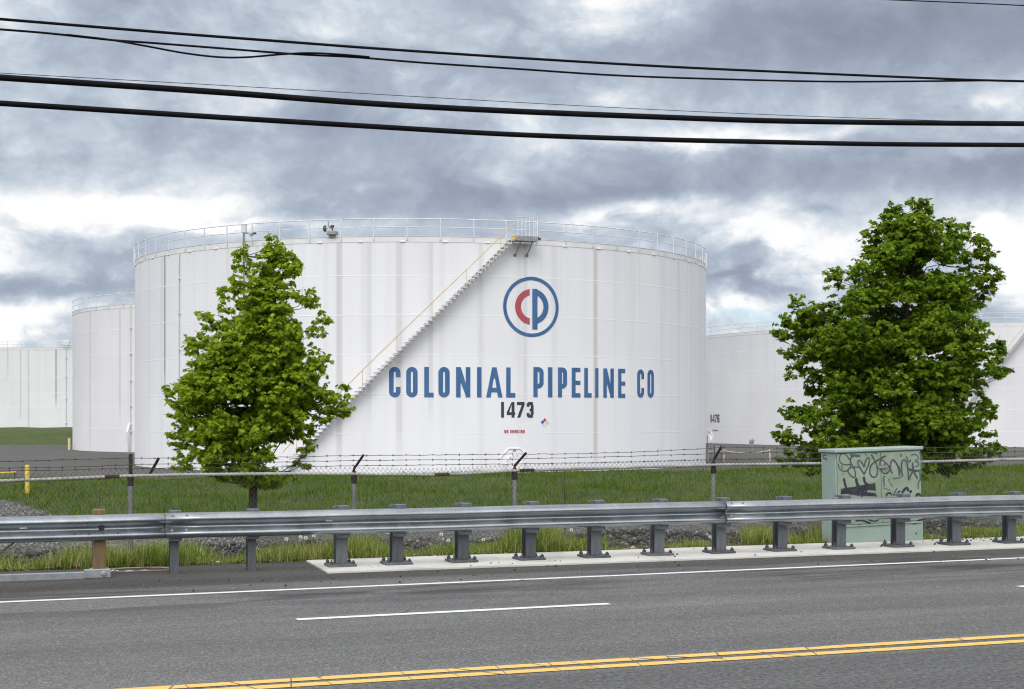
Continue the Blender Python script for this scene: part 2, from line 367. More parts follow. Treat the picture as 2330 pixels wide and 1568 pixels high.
def tank_material(name, zb, dirt_shade, streaks, base=(.825, .835, .85), seam=2.44, H=14.6, lone=()):
    """white paint with weld seams and rain streaks, on the shell's UV (u = arc length, v = height)"""
    m, t, b, tc = newmat(name); uv = tc.outputs['UV']; s = t.sep(uv)
    u, v = s[0], s[1]
    f = t.noise(t.scaled(uv, (.16, .10, 1)), 1.0, 5, .6)
    c = t.mix(t.ramp(f, [(.35, 0), (.68, 1)]), base, tuple(x*k for x, k in zip(base, (.94, .93, .95))))
    # plates of slightly different tint, one course by one
    br = t.node('ShaderNodeTexBrick'); t.l.new(uv, br.inputs['Vector'])
    br.inputs['Scale'].default_value = 1; br.inputs['Brick Width'].default_value = 7.3; br.inputs['Row Height'].default_value = seam
    br.inputs['Mortar Size'].default_value = .0; br.inputs['Color1'].default_value = (.965, .965, .975, 1); br.inputs['Color2'].default_value = (1, 1, 1, 1)
    c = t.mix(1.0, c, br.outputs['Color'], 'MULTIPLY')
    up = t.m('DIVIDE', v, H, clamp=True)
    # broad rain streaks below the rim, strongest high up
    n1 = t.noise(t.scaled(uv, (1.15, .018, 1)), 1.0, 3, .5)
    n2 = t.noise(t.scaled(uv, (3.6, .05, 1)), 1.0, 4, .6)
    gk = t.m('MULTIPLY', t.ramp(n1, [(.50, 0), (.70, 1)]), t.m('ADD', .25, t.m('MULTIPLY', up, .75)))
    c = t.mix(t.m('MULTIPLY', gk, dirt_shade), c, (.47, .47, .465))
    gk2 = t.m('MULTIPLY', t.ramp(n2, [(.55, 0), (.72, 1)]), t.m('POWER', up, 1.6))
    c = t.mix(t.m('MULTIPLY', gk2, dirt_shade*.8), c, (.42, .43, .44))
    c = t.mix(t.m('MULTIPLY', t.m('POWER', up, 1.5), dirt_shade*1.25), c, (.50, .50, .53))  # darkens steadily upward: fading ground bounce painted in, along with soot
    # regular streaks under the overflow openings
    if streaks:
        ph = t.m('FRACT', t.m('ADD', t.m('DIVIDE', u, streaks), .5))
        d = t.m('MULTIPLY', t.m('ABSOLUTE', t.m('SUBTRACT', ph, .5)), streaks)
        wob = t.noise(t.scaled(uv, (.4, .22, 1)), 1.0, 4, .6)
        amp = t.m('MULTIPLY', t.ramp(d, [(.05, 1), (.26, 0)]), t.ramp(t.noise(t.scaled(uv, (.37, .004, 1)), 1.0, 2, .5), [(.38, .08), (.62, 1)]))
        amp = t.m('MULTIPLY', amp, t.m('MULTIPLY', t.m('ADD', .3, wob), t.m('ADD', .22, t.m('MULTIPLY', up, .78))))
        c = t.mix(t.m('MULTIPLY', amp, 1.3*dirt_shade*1.6), c, (.43, .415, .39))
    for (u0, wd, col_, k, v0) in lone:
        d = t.m('ABSOLUTE', t.m('SUBTRACT', u, u0))
        a = t.m('MULTIPLY', t.ramp(d, [(wd*.45, 1), (wd, 0)]), t.ramp(up, [(max(0, v0-.12), 0.0), (v0+.05, 1.0)]))
        c = t.mix(t.m('MULTIPLY', a, k), c, col_)
    # weld seams: thin pale line with a thin dark lower lip
    fr = t.m('FRACT', t.m('DIVIDE', v, seam)); fd = t.m('MULTIPLY', fr, seam)
    wb = t.noise(t.scaled(uv, (.3, 1, 1)), 1.0, 3)
    c = t.mix(t.m('MULTIPLY', t.ramp(fd, [(.030, 1), (.05, 0)]), t.ramp(wb, [(.35, .35), (.6, 1)])), c, (.90, .90, .90))
    c = t.mix(t.m('MULTIPLY', t.m('GREATER_THAN', fd, seam-.04), t.ramp(wb, [(.4, .15), (.65, .5)])), c, (.42, .42, .43))
    t.l.new(c, b.inputs['Base Color']); b.inputs['Roughness'].default_value = .5; b.inputs['Specular IOR Level'].default_value = .35
    return m

make_materials()

# ================================================================ SETTING
# terrain: profile along q = Y - S X (distance behind the camera line, measured across the road)
PROF = [(-500, -.03), (21.25, -.03), (22.4, -.10), (24.0, -.10), (28.0, -.12), (31.0, -.06), (36.0, .16), (40.5, .34), (41.8, .345), (43.0, .22), (49.5, -1.60), (4000, -1.60)]
def prof(q):
    for (a, b), (c, d) in zip(PROF, PROF[1:]):
        if q <= c:
            t = (q-a)/(c-a); t = t*t*(3-2*t) if q > 28 else t
            return b+(d-b)*t
    return PROF[-1][1]
def terr(X, Y):
    q = Y-S*X
    z = prof(q)
    if 22.6 < q < 48: z += .03*math.sin(X*1.3+q*.7)+.02*math.sin(X*2.9-q*1.7)
    return z
GRAV = [(-.40, 36.9), (-.346, 36.2), (-.307, 33.2), (-.25, 31.2), (-.2, 29.8), (-.15, 28.9), (-.08, 28.6), (.5, 28.4)]
def gravel_edge(X, Y):
    return lerp_table(GRAV, X/max(Y, 1))+.25*math.sin(X*2.1)+.15*math.sin(X*5.3)

def build_ground():
    qs = [-400, -60, 0, 15, 21.2, 21.8, 22.4]+[22.4+.3*k for k in range(1, 94)]+[52, 60, 80, 120, 200, 400, 900, 2500]
    us = [-1500, -600, -250, -120, -70, -45]+[-32+.5*k for k in range(0, 133)]+[45, 70, 120, 250, 600, 1500]
    v = []; f = []; mi = []
    for q in qs:
        for u in us:
            X = u; Y = q+S*u
            v.append((X, Y, terr(X, Y)))
    n = len(us)
    for i in range(len(qs)-1):
        for j in range(n-1):
            a = i*n+j
            f.append((a, a+1, a+n+1, a+n))
            X = (us[j]+us[j+1])/2; q = (qs[i]+qs[i+1])/2; Y = q+S*X
            if q < 22.4: k = 0
            elif q < gravel_edge(X, Y): k = 1
            elif q < 46.5: k = 2
            else: k = 3
            mi.append(k)
    me = bpy.data.meshes.new('ground'); me.from_pydata(v, [], f)
    for k in ('soil', 'gravel', 'turf', 'yard_gravel'): me.materials.append(M[k])
    me.polygons.foreach_set('material_index', mi)
    me.polygons.foreach_set('use_smooth', [True]*len(f)); me.update()
    o = bpy.data.objects.new('ground', me); col.objects.link(o); tag(o, kind='structure')
build_ground()

# road frame: local x along the road, local y across it (away from the camera)
def sheet(name, x0, x1, y0, y1, z, mat, nx=1):
    b = MB()
    for k in range(nx):
        a = x0+(x1-x0)*k/nx; c = x0+(x1-x0)*(k+1)/nx
        b.quad((a, y0, z), (c, y0, z), (c, y1, z), (a, y1, z))
    o = b.build(name, M[mat]); o.rotation_euler = (0, 0, ANG); tag(o, kind='structure'); return o
def toroad(X, Y): return X*CA+Y*SA, -X*SA+Y*CA
sheet('road', -160, 160, -14, 21.3*CA, 0.0, 'asphalt')
# painted lines: laid through the two ground points where they meet the frame edges
def line_mark(name, pA, pB, w, mat, ext=(40, 40), z=.005):
    a = Vector(toroad(pA.x, pA.y)); c = Vector(toroad(pB.x, pB.y)); d = (c-a).normalized(); n = Vector((-d.y, d.x))
    a = a-d*ext[0]; c = c+d*ext[1]
    b = MB(); b.quad(*[(p.x, p.y, z) for p in (a-n*w/2, c-n*w/2, c+n*w/2, a+n*w/2)])
    o = b.build(name, M[mat]); o.rotation_euler = (0, 0, ANG); tag(o, kind='structure'); return o
line_mark('edge_line', ground(0, 1371), ground(2330, 1270), .115, 'white_marking')
line_mark('lane_dash', ground(675, 1410.5), ground(1386, 1374.5), .125, 'white_marking', (0, 0))
line_mark('lane_dash', ground(2318, 1335.5), ground(2700, 1314.5), .125, 'white_marking', (0, 0))
line_mark('yellow_line', ground(372, 1566), ground(2330, 1446.5), .135, 'yellow_marking')
line_mark('yellow_line', ground(560, 1567), ground(2330, 1459.5), .135, 'yellow_marking')

# concrete pad under the bolted posts
def build_pad():
    P = [toroad(*ground(702, 1277, .02).xy), toroad(*ground(757, 1307, .02).xy)]
    y0 = 19.52*CA; y1 = 21.22*CA
    x0b, x0f = P[0][0], P[1][0]
    b = MB()
    pts = [(x0f, y0), (60, y0), (60, y1), (x0b, y1)]
    b.poly([(x, y, .02) for x, y in pts])
    for (a, c) in zip(pts, pts[1:]+pts[:1]): b.quad((*a, -.05), (*c, -.05), (*c, .02), (*a, .02))
    o = b.build('concrete_pad', M['concrete']); o.rotation_euler = (0, 0, ANG); tag(o, kind='structure')
build_pad()

# far grass bank behind the yard on the left
def build_bank():
    b = MB()
    prof_ = [(180, -1.62), (186, -.9), (192, -.1), (196, .06), (215, .05), (330, .0)]
    xs = [-160+4*k for k in range(0, 33)]
    g = [[(x, y, z+(.06*math.sin(x*.7+y) if 0 < k < 5 else 0)) for x in xs] for k, (y, z) in enumerate(prof_)]
    for r in range(len(g)-1):
        for k in range(len(xs)-1): b.quad(g[r][k], g[r][k+1], g[r+1][k+1], g[r+1][k])
    o = b.build('grass_bank', M['turf'], smooth=True); tag(o, kind='structure')
build_bank()

# ---------------------------------------------------------------- sky and light
SUN_EL, SUN_AZ = R_(46), R_(196)      # azimuth clockwise from +Y: behind the camera, to the left
def build_world():
    w = bpy.data.worlds.new('World'); scene.world = w; w.use_nodes = True
    t = NT(w.node_tree); bg = t.n['Background']
    tc = t.node('ShaderNodeTexCoord'); d = tc.outputs['Generated']; s = t.sep(d)
    sky = t.node('ShaderNodeTexSky', sky_type='NISHITA'); sky.sun_disc = False
    sky.sun_elevation = SUN_EL; sky.sun_rotation = SUN_AZ
    az = t.m('ARCTAN2', s[0], s[1]); el = s[2]
    vec = t.scaled(d, (1, 1, 2.3))
    warp = t.node('ShaderNodeTexNoise'); t.l.new(vec, warp.inputs['Vector']); warp.inputs['Scale'].default_value = 7; warp.inputs['Detail'].default_value = 4
    off = t.node('ShaderNodeVectorMath', operation='MULTIPLY_ADD'); t.l.new(warp.outputs['Color'], off.inputs[0])
    off.inputs[1].default_value = (.13, .13, .13); t.l.new(vec, off.inputs[2]); wv = off.outputs[0]
    n1 = t.noise(wv, 5.5, 5, .52); n2 = t.noise(t.scaled(wv, (1, 1, .72)), 14, 8, .58); n3 = t.noise(t.scaled(d, (1, 1, 1.25)), 38, 8, .64, .35)
    val = t.m('ADD', t.m('MULTIPLY', t.m('SUBTRACT', n1, .5), .72), t.m('MULTIPLY', t.m('SUBTRACT', n2, .5), .52))
    po = t.node('ShaderNodeVectorMath', operation='MULTIPLY_ADD'); t.l.new(warp.outputs['Color'], po.inputs[0]); po.inputs[1].default_value = (.06, .06, .05); t.l.new(t.scaled(d, (1, 1, 1.35)), po.inputs[2]); pv = po.outputs[0]
    bl1 = t.m('ABSOLUTE', t.m('SUBTRACT', t.noise(pv, 12, 7, .56, .15), .5)); bl2 = t.m('ABSOLUTE', t.m('SUBTRACT', t.noise(pv, 31, 6, .56, .1), .5))
    puff = t.m('ADD', t.m('MULTIPLY', t.m('SUBTRACT', bl1, .10), 1.5), t.m('MULTIPLY', t.m('SUBTRACT', bl2, .10), .8))
    val = t.m('ADD', val, t.m('MULTIPLY', puff, .62))
    val = t.m('ADD', val, t.m('MULTIPLY', t.m('SUBTRACT', n3, .5), t.m('ADD', .22, t.m('MULTIPLY', t.m('SUBTRACT', .155, el, clamp=True), 3.0))))
    warpA = t.m('ADD', az, t.m('MULTIPLY', t.m('SUBTRACT', n2, .5), .10))
    warpE = t.m('ADD', el, t.m('MULTIPLY', t.m('SUBTRACT', n1, .5), .05))
    warpE = t.m('ADD', warpE, t.m('MULTIPLY', t.m('SUBTRACT', n2, .5), .035))
    # large cloud masses, by direction: (azimuth, elevation, half widths, lightness)
    def blob(px, py, wx, wy, a):
        x = t.m('DIVIDE', t.m('SUBTRACT', warpA, (px-CX)/F), wx/F); y = t.m('DIVIDE', t.m('SUBTRACT', warpE, (HY-py)/F), wy/F)
        e = t.m('EXPONENT', t.m('MULTIPLY', t.m('ADD', t.m('MULTIPLY', x, x), t.m('MULTIPLY', y, y)), -1.0))
        return t.m('MULTIPLY', e, a)
    total = None
    for args in [(2000, 120, 480, 95, -.40), (1230, 445, 400, 40, -.38), (600, 300, 480, 55, -.20), (330, 150, 300, 55, -.10), (2130, 425, 300, 42, -.30), (1500, 385, 200, 30, -.14),
                 (1440, 40, 140, 75, .42), (1180, 110, 200, 40, .16), (50, 60, 100, 70, .16), (780, 110, 120, 26, .20), (860, 60, 160, 40, .12), (1400, 235, 130, 26, .16), (1640, 322, 330, 26, .32), (2280, 262, 130, 24, .20), (930, 270, 260, 30, .10),
                 (180, 500, 240, 48, .48), (420, 470, 160, 30, .30), (540, 512, 220, 14, .25), (60, 600, 160, 20, .20), (140, 655, 190, 24, -.34), (60, 725, 190, 34, .42), (240, 600, 120, 24, -.20),
                 (1740, 540, 190, 56, .46), (1900, 600, 120, 40, .30), (2290, 540, 110, 60, .36), (2290, 640, 120, 50, .34), (1420, 490, 200, 24, .40), (1690, 655, 150, 15, -.30), (1690, 600, 90, 12, -.08),
                 (1660, 690, 110, 16, .30), (1880, 500, 60, 14, -.2), (760, 480, 160, 20, -.16)]:
        bl = blob(*args); total = bl if total is None else t.m('ADD', total, bl)
    low = t.m('MULTIPLY', t.m('SUBTRACT', .15, el, clamp=True), .9)
    val = t.m('ADD', t.m('ADD', val, total), low)
    tt = t.m('ADD', t.m('MULTIPLY', val, .84), .515, clamp=True)
    cloud = t.ramp(tt, [(.0, (.250, .293, .375)), (.22, (.315, .367, .465)), (.40, (.415, .482, .582)), (.54, (.570, .640, .730)), (.645, (.76, .805, .86)), (.74, (.97, .975, .985)), (1, (1.14, 1.14, 1.13))])
    # brighter overhead, as thin overcast is
    zen = t.m('ADD', 1.0, t.m('MULTIPLY', t.m('MULTIPLY', t.m('SUBTRACT', el, .26), 1.8, clamp=True), 1.0))
    warm = t.m('MULTIPLY', t.m('SUBTRACT', el, .28), 5.0, clamp=True)
    bwn = t.node('ShaderNodeRGBToBW'); t.l.new(cloud, bwn.inputs[0])
    grey = t.mix(1.0, bwn.outputs[0], (.985, 1.0, 1.03), 'MULTIPLY')
    back = t.m('MULTIPLY', t.m('MULTIPLY', s[1], -2.0, clamp=True), t.m('MULTIPLY', t.m('SUBTRACT', el, .06), 3.2, clamp=True))  # unseen sky behind the camera boosted as soft frontal fill on the tank
    dim = t.m('SUBTRACT', 1.0, t.m('MULTIPLY', t.m('MULTIPLY', s[1], -2.0, clamp=True), t.m('MULTIPLY', t.m('SUBTRACT', .22, el), 2.2, clamp=True)))
    cl = t.mix(t.m('MAXIMUM', warm, t.m('MULTIPLY', s[1], -2.0, clamp=True)), cloud, grey)
    cl = t.mix(1.0, cl, t.m('MULTIPLY', dim, t.m('ADD', zen, t.m('MULTIPLY', back, 2.0))), 'MULTIPLY')
    hole = blob(1710, 716, 130, 15, .75)
    hole = t.m('MULTIPLY', hole, t.ramp(n2, [(.40, .35), (.6, 1)]))
    skyc = t.mix(1.0, sky.outputs[0], (.20, .20, .20), 'MULTIPLY')
    skyc = t.mix(.6, skyc, (.42, .74, .96))
    fin = t.mix(hole, cl, skyc)
    t.l.new(fin, bg.inputs['Color']); bg.inputs['Strength'].default_value = .5
    w.cycles.sampling_method = 'AUTOMATIC'
build_world()
sun = bpy.data.lights.new('sun', 'SUN'); sun.energy = 0.66; sun.angle = R_(30); sun.color = (1, .965, .91)
so = bpy.data.objects.new('sun', sun); col.objects.link(so)
sd = Vector((math.sin(SUN_AZ)*math.cos(SUN_EL), math.cos(SUN_AZ)*math.cos(SUN_EL), math.sin(SUN_EL)))
so.rotation_euler = sd.to_track_quat('Z', 'Y').to_euler(); so.location = sd*60

# ================================================================ TANKS
class Tank:
    def __init__(s, cx, cy, R, zb, zt): s.cx, s.cy, s.R, s.zb, s.zt = cx, cy, R, zb, zt
    def hit(s, px, py, dr=0.0):
        r = s.R+dr; dx = (px-CX)/F; dz = (HY-py)/F
        a = dx*dx+1; b = -2*(dx*s.cx+s.cy); c = s.cx**2+s.cy**2-r*r
        disc = max(b*b-4*a*c, 0); t = (-b-math.sqrt(disc))/(2*a)
        return math.atan2(dx*t-s.cx, -(t-s.cy)), EYE+dz*t-s.zb        # angle (0 = facing -Y), height above the base
    def P(s, th, z, dr=0.0):
        return ((s.R+dr)*math.sin(th), -(s.R+dr)*math.cos(th), z)

def make_tank(T, label, mat, rail_step, phase, name='storage_tank', vent_step=None, span=(-1.7, 1.7)):
    H = T.zt-T.zb
    root = empty(name, (T.cx, T.cy, T.zb)); tag(root, label, 'storage tank', 'white storage tanks of the tank farm')
    # shell with UV in metres
    N = 720; me = bpy.data.meshes.new('shell'); v = []; f = []; uvs = []
    for k in range(N):
        th = 2*math.pi*k/N-math.pi
        v += [T.P(th, 0), T.P(th, H)]
    for k in range(N):
        j = (k+1) % N; f.append((2*k, 2*j, 2*j+1, 2*k+1))
        a = (2*math.pi*k/N-math.pi)*T.R; c = (2*math.pi*(k+1)/N-math.pi)*T.R
        uvs += [(a, 0), (c, 0), (c, H), (a, H)]
    me.from_pydata(v, [], f); ul = me.uv_layers.new(name='UVMap'); ul.data.foreach_set('uv', [x for p in uvs for x in p])
    me.polygons.foreach_set('use_smooth', [True]*N); me.materials.append(mat); me.update()
    so_ = bpy.data.objects.new('shell', me); col.objects.link(so_); so_.parent = root
    # rim girder
    b = MB(); 
    sec = [(.0, H-.36), (.022, H-.355), (.022, H-.02), (.045, H-.015), (.045, H+.015), (-.12, H+.015), (-.12, H-.1)]
    ring = [[T.P(2*math.pi*k/360, z, d) for d, z in sec] for k in range(360)]
    for k in range(360):
        A, B = ring[k], ring[(k+1) % 360]
        for i in range(len(sec)-1): b.quad(A[i], B[i], B[i+1], A[i+1])
    b.build('rim_girder', M['rim_paint'], root)
    b = MB(); b.poly([((T.R-.02)*math.cos(2*math.pi*k/120), (T.R-.02)*math.sin(2*math.pi*k/120), H-2.6) for k in range(120)])
    b.build('floating_roof', M['white_metal'], root)
    # railing
    b = MB(); 
    for z, r in ((H+1.07, .033), (H+.55, .026)):
        b.tube([T.P(2*math.pi*k/360, z, .02) for k in range(361)], r, 5, cap=False)
    rl = b.build('railing', M['tank_rail'], root)
    b = MB(); b.box(-.028, .028, -.02, .03, -.25, 1.06)
    pm = None
    n = int(2*math.pi*T.R/rail_step)
    for k in range(n):
        th = phase+2*math.pi*k/n
        th = (th+math.pi) % (2*math.pi)-math.pi
        if not span[0] < th < span[1]: continue
        if pm is None: pm = b.build('railing_post', M['tank_rail'], rl); o = pm
        else: o = pm.copy(); col.objects.link(o); o.parent = rl
        o.location = T.P(th, H, .075); o.rotation_euler = (0, 0, th)
    # overflow openings: solid boxes, their white standing in for sky seen through
    if vent_step:
        b = MB(); b.box(-.15, .15, -.02, .05, -.045, .045, bev=.01); vm = None; nv = int(2*math.pi*T.R/vent_step)
        for k in range(nv):
            th = (2*math.pi*(k+.0)/nv+math.pi) % (2*math.pi)-math.pi
            if not -1.45 < th < 1.45: continue
            if vm is None: vm = b.build('overflow_vent', M['white_metal'], root); o = vm
            else: o = vm.copy(); col.objects.link(o); o.parent = root
            o.location = T.P(th, H-.33, .045); o.rotation_euler = (0, 0, th)
    return root

# --- glyphs: filled strokes on a unit box (width 1 = letter width, height 1), stroke in metres
def arc(cx, cy, rx, ry, a0, a1, n=10):
    return [(cx+rx*math.cos(R_(a0+(a1-a0)*k/n)), cy+ry*math.sin(R_(a0+(a1-a0)*k/n))) for k in range(n+1)]
def glyph(ch, w, h, s):
    """list of polygons (in metres) for a block letter w x h with stroke s"""
    P = []; hs = s/2
    def band(pts, closed=False):
        n = len(pts); L = []; Rr = []
        for i in range(n):
            p = Vector(pts[i])
            if closed: a, c = Vector(pts[i-1]), Vector(pts[(i+1) % n])
            else: a, c = Vector(pts[max(i-1, 0)]), Vector(pts[min(i+1, n-1)])
            d1 = (p-a).normalized() if (p-a).length > 1e-9 else (c-p).normalized()
            d2 = (c-p).normalized() if (c-p).length > 1e-9 else d1
            n1 = Vector((-d1.y, d1.x)); n2 = Vector((-d2.y, d2.x)); nn = (n1+n2)
            nn = nn.normalized() if nn.length > 1e-6 else n1
            k = hs/max(.35, nn.dot(n1)); L.append(p+nn*k); Rr.append(p-nn*k)
        for i in range(n if closed else n-1):
            j = (i+1) % n; P.append([L[i], L[j], Rr[j], Rr[i]])
    def rect(x0, y0, x1, y1): P.append([Vector((x0, y0)), Vector((x1, y0)), Vector((x1, y1)), Vector((x0, y1))])
    def quad(*p): P.append([Vector(q) for q in p])
    r = w/2-hs
    if ch == 'O':
        band(arc(w/2, h-w/2, r, r, 0, 180, 12)+arc(w/2, w/2, r, r, 180, 360, 12), True)
    elif ch == 'C':
        band([(w-hs, h*.66)]+arc(w/2, h-w/2, r, r, 0, 180, 12)+arc(w/2, w/2, r, r, 180, 360, 12)+[(w-hs, h*.34)])
    elif ch == 'G':
        band([(w-hs, h*.68)]+arc(w/2, h-w/2, r, r, 0, 180, 8)+arc(w/2, w/2, r, r, 180, 360, 8)+[(w-hs, h*.46)]); rect(w*.5, h*.40, w, h*.40+s*.8)
    elif ch == 'S':
        band([(w-hs, h*.7)]+arc(w/2, h-w/2, r, r, 0, 180, 8)+[(hs, h*.62), (w-hs, h*.40)]+arc(w/2, w/2, r, r, 0, -180, 8)+[(hs, h*.3)])
    elif ch == 'L': rect(0, 0, s, h); rect(s, 0, w, s)
    elif ch == 'I': rect(0, 0, w, h)
    elif ch == '1': rect(0, 0, w, h)
    elif ch == 'N':
        rect(0, 0, s, h); rect(w-s, 0, w, h); quad((s, h), (s, h*.5), (w-s*.85, 0), (w-s, 0)); quad((s, h), (w-s, 0), (w-s, h*.46), (s*1.05, h))
    elif ch == 'M':
        rect(0, 0, s, h); rect(w-s, 0, w, h); quad((s, h), (s, h*.6), (w/2, h*.1), (w/2, h*.5)); quad((w-s, h), (w-s, h*.6), (w/2, h*.1), (w/2, h*.5))
    elif ch == 'K':
        rect(0, 0, s, h); quad((s, h*.62), (s, h*.38), (w-s, h), (w, h)); quad((s, h*.62), (s, h*.38), (w-s, 0), (w, 0))
    elif ch == 'A':
        a = w*.365; quad((0, 0), (s*1.0, 0), (w/2, h*.78), (a, h)); quad((w-s, 0), (w, 0), (w-a, h), (w/2, h*.78)); quad((a, h), (w/2, h*.6), (w-a, h), (w/2, h)); quad((w*.27, h*.17), (w*.73, h*.17), (w*.66, h*.32), (w*.34, h*.32))
    elif ch == 'P':
        rect(0, 0, s, h); rr = w*.3
        band([(s, h-hs), (w-rr-hs, h-hs)]+arc(w-rr-hs, h-rr-hs, rr, rr, 90, 0, 6)+arc(w-rr-hs, h*.37+rr, rr, rr, 0, -90, 6)+[(s, h*.37)])
    elif ch == 'E': rect(0, 0, s, h); rect(s, 0, w, s*.95); rect(s, h-s*.95, w, h); rect(s, h/2-s*.5, w, h/2+s*.42)
    elif ch == '4':
        rect(w-s*1.25, 0, w-s*.25, h); rect(0, h*.17, w, h*.17+s*.9); quad((0, h*.17+s*.9), (s*.85, h*.17+s*.9), (w-s*1.25, h*.86), (w-s*1.25, h)); quad((w-s*1.25, h), (w-s*1.25, h*.86), (w*.35, h*.8), (w*.35, h))
        P.pop()
    elif ch == '7':
        rect(0, h-s, w, h); quad((w*.05, 0), (w*.05+s*1.05, 0), (w, h-s), (w-s*1.0, h-s))
    elif ch == '3':
        rect(w-s, s, w, h-s); rect(s*.4, h-s, w-s*.25, h); rect(s*.4, 0, w-s*.25, s); rect(w*.42, h/2-s*.5, w-s, h/2+s*.4); rect(0, h*.70, s, h-s*.4); rect(0, s*.4, s, h*.30)
    elif ch == '6':
        rect(0, s*.3, s, h-s*.3); rect(s, h-s, w, h); rect(s, 0, w, s); rect(w-s, s, w, h*.55); rect(s, h*.55-s*.5, w, h*.55+s*.4); rect(w-s, h*.72, w, h-s)
    return P
def on_shell(T, polys, mat, name, parent, dr=.02, step=.22, m=None):
    """polys: list of polygons in (arc metres, height); bent onto the tank shell"""
    bm_v = []; bm_f = []; uv = []; k = 0
    for poly in polys:
        pieces = [poly]
        us = [p[0] for p in poly]; a = math.ceil(min(us)/step)*step
        out = []
        cuts = []
        while a < max(us): cuts.append(a); a += step
        cur = poly
        for c in cuts:
            left = clip(cur, c, True); cur2 = clip(cur, c, False)
            if len(left) > 2: out.append(left)
            cur = cur2
            if len(cur) < 3: break
        if len(cur) > 2: out.append(cur)
        k += 1
        for pc in out:
            i = len(bm_v)
            for (u, z) in pc: bm_v.append(T.P(u/T.R, z, dr+.0004*(k % 12))); uv.append((u, z))
            bm_f.append(tuple(range(i, i+len(pc))))
    me = bpy.data.meshes.new(name); me.from_pydata(bm_v, [], bm_f)
    ul = me.uv_layers.new(name='UVMap')
    ul.data.foreach_set('uv', [x for l in me.loops for x in uv[l.vertex_index]])
    me.materials.append(mat); me.update()
    o = bpy.data.objects.new(name, me); col.objects.link(o); o.parent = parent
    return o
def clip(poly, c, keep_left):
    out = []; n = len(poly)
    for i in range(n):
        p, q = poly[i], poly[(i+1) % n]
        pin = (p[0] <= c) == keep_left or p[0] == c; qin = (q[0] <= c) == keep_left or q[0] == c
        if pin: out.append((p[0], p[1]))
        if pin != qin and abs(q[0]-p[0]) > 1e-9:
            t = (c-p[0])/(q[0]-p[0]); out.append((c, p[1]+(q[1]-p[1])*t))
    return out
K = 3840/2330.0
def letters(T, spec, ytop, ybot, pxref, stroke, name, mat, parent, dr=.02, pk=K):
    """spec: [(char, left, right)] in full-resolution photo columns"""
    zt_ = T.hit(pxref/pk, ytop/pk)[1]; zb_ = T.hit(pxref/pk, ybot/pk)[1]; h = zt_-zb_
    polys = []
    for ch, l, r in spec:
        u0 = T.hit(l/pk, ybot/pk)[0]*T.R; u1 = T.hit(r/pk, ybot/pk)[0]*T.R
        for p in glyph(ch, u1-u0, h, stroke*h): polys.append([(u0+q[0], zb_+q[1]) for q in p])
    return on_shell(T, polys, mat, name, parent, dr)

M['rim_paint'] = nmat('rim_paint', (.64, .64, .645), (.72, .72, .72), 1.2, .5)

def tank_from(edge_l, edge_r, rim_y, front_z_depth, H=14.63):
    pass

# main tank: silhouettes at columns 306.5 and 1606
aL, aR = math.atan((306.5-CX)/F), math.atan((1606-CX)/F)
half = (aR-aL)/2; mid = (aR+aL)/2
DF = 91.4; DIST = DF/math.cos(mid)/(1-math.sin(half)); TR = DIST*math.sin(half)
T1 = Tank(DIST*math.sin(mid), DIST*math.cos(mid), TR, 0, 0)
T1.zt = zat(537.5, DF); T1.zb = T1.zt-14.64
def u_at(T, px, py=700): return T.hit(px, py)[0]*T.R
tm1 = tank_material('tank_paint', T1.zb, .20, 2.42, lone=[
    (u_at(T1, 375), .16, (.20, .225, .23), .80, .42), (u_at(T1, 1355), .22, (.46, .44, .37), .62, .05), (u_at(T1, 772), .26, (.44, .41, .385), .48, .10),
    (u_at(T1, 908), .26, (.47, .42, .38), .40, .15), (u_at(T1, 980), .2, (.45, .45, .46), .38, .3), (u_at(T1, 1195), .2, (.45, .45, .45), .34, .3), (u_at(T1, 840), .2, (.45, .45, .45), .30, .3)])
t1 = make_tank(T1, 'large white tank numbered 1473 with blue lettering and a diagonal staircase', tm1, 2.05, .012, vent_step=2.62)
H1 = T1.zt-T1.zb

L1 = [('C', 1459, 1502), ('O', 1523.5, 1566), ('L', 1591, 1626), ('O', 1644, 1686), ('N', 1710, 1763.5), ('I', 1788.5, 1805.5), ('A', 1823, 1884), ('L', 1898, 1932)]
L2 = [('P', 2000, 2038), ('I', 2054.5, 2071), ('P', 2092, 2126), ('E', 2143.5, 2176), ('L', 2190.5, 2218), ('I', 2231.5, 2243.5), ('N', 2262, 2301), ('E', 2317.5, 2344)]
L3 = [('C', 2389, 2414.5), ('O', 2427.5, 2451)]
def word_lettering(spec, ytop, ybot, pxref, stroke, mat):
    return letters(T1, spec, ytop, ybot, pxref, stroke, 'lettering', mat, t1)
word_lettering(L1, 1376.5, 1490, 1700, .152, M['blue_lettering'])
word_lettering(L2, 1377.5, 1490, 2070, .152, M['blue_lettering'])
word_lettering(L3, 1386, 1491.5, 2420, .150, M['blue_lettering'])
word_lettering([('1', 1879, 1889.5), ('4', 1900, 1931.5), ('7', 1938, 1966.5), ('3', 1975, 2000.5)], 1507.5, 1566, 1940, .19, M['black_lettering'])
xx = 1891.0; sp = []
for ch, wd in (('N', 7), ('O', 6.2), (' ', 3.2), ('S', 6.5), ('M', 8.5), ('O', 6.2), ('K', 7), ('I', 2.6), ('N', 7), ('G', 6.5)):
    if ch != ' ': sp.append((ch, xx, xx+wd))
    xx += wd+(1.9 if ch != ' ' else 1.0)
word_lettering(sp[:2], 1612, 1624, 1930, .24, M['red_lettering']); word_lettering(sp[2:], 1612, 1624, 1930, .24, M['red_lettering'])

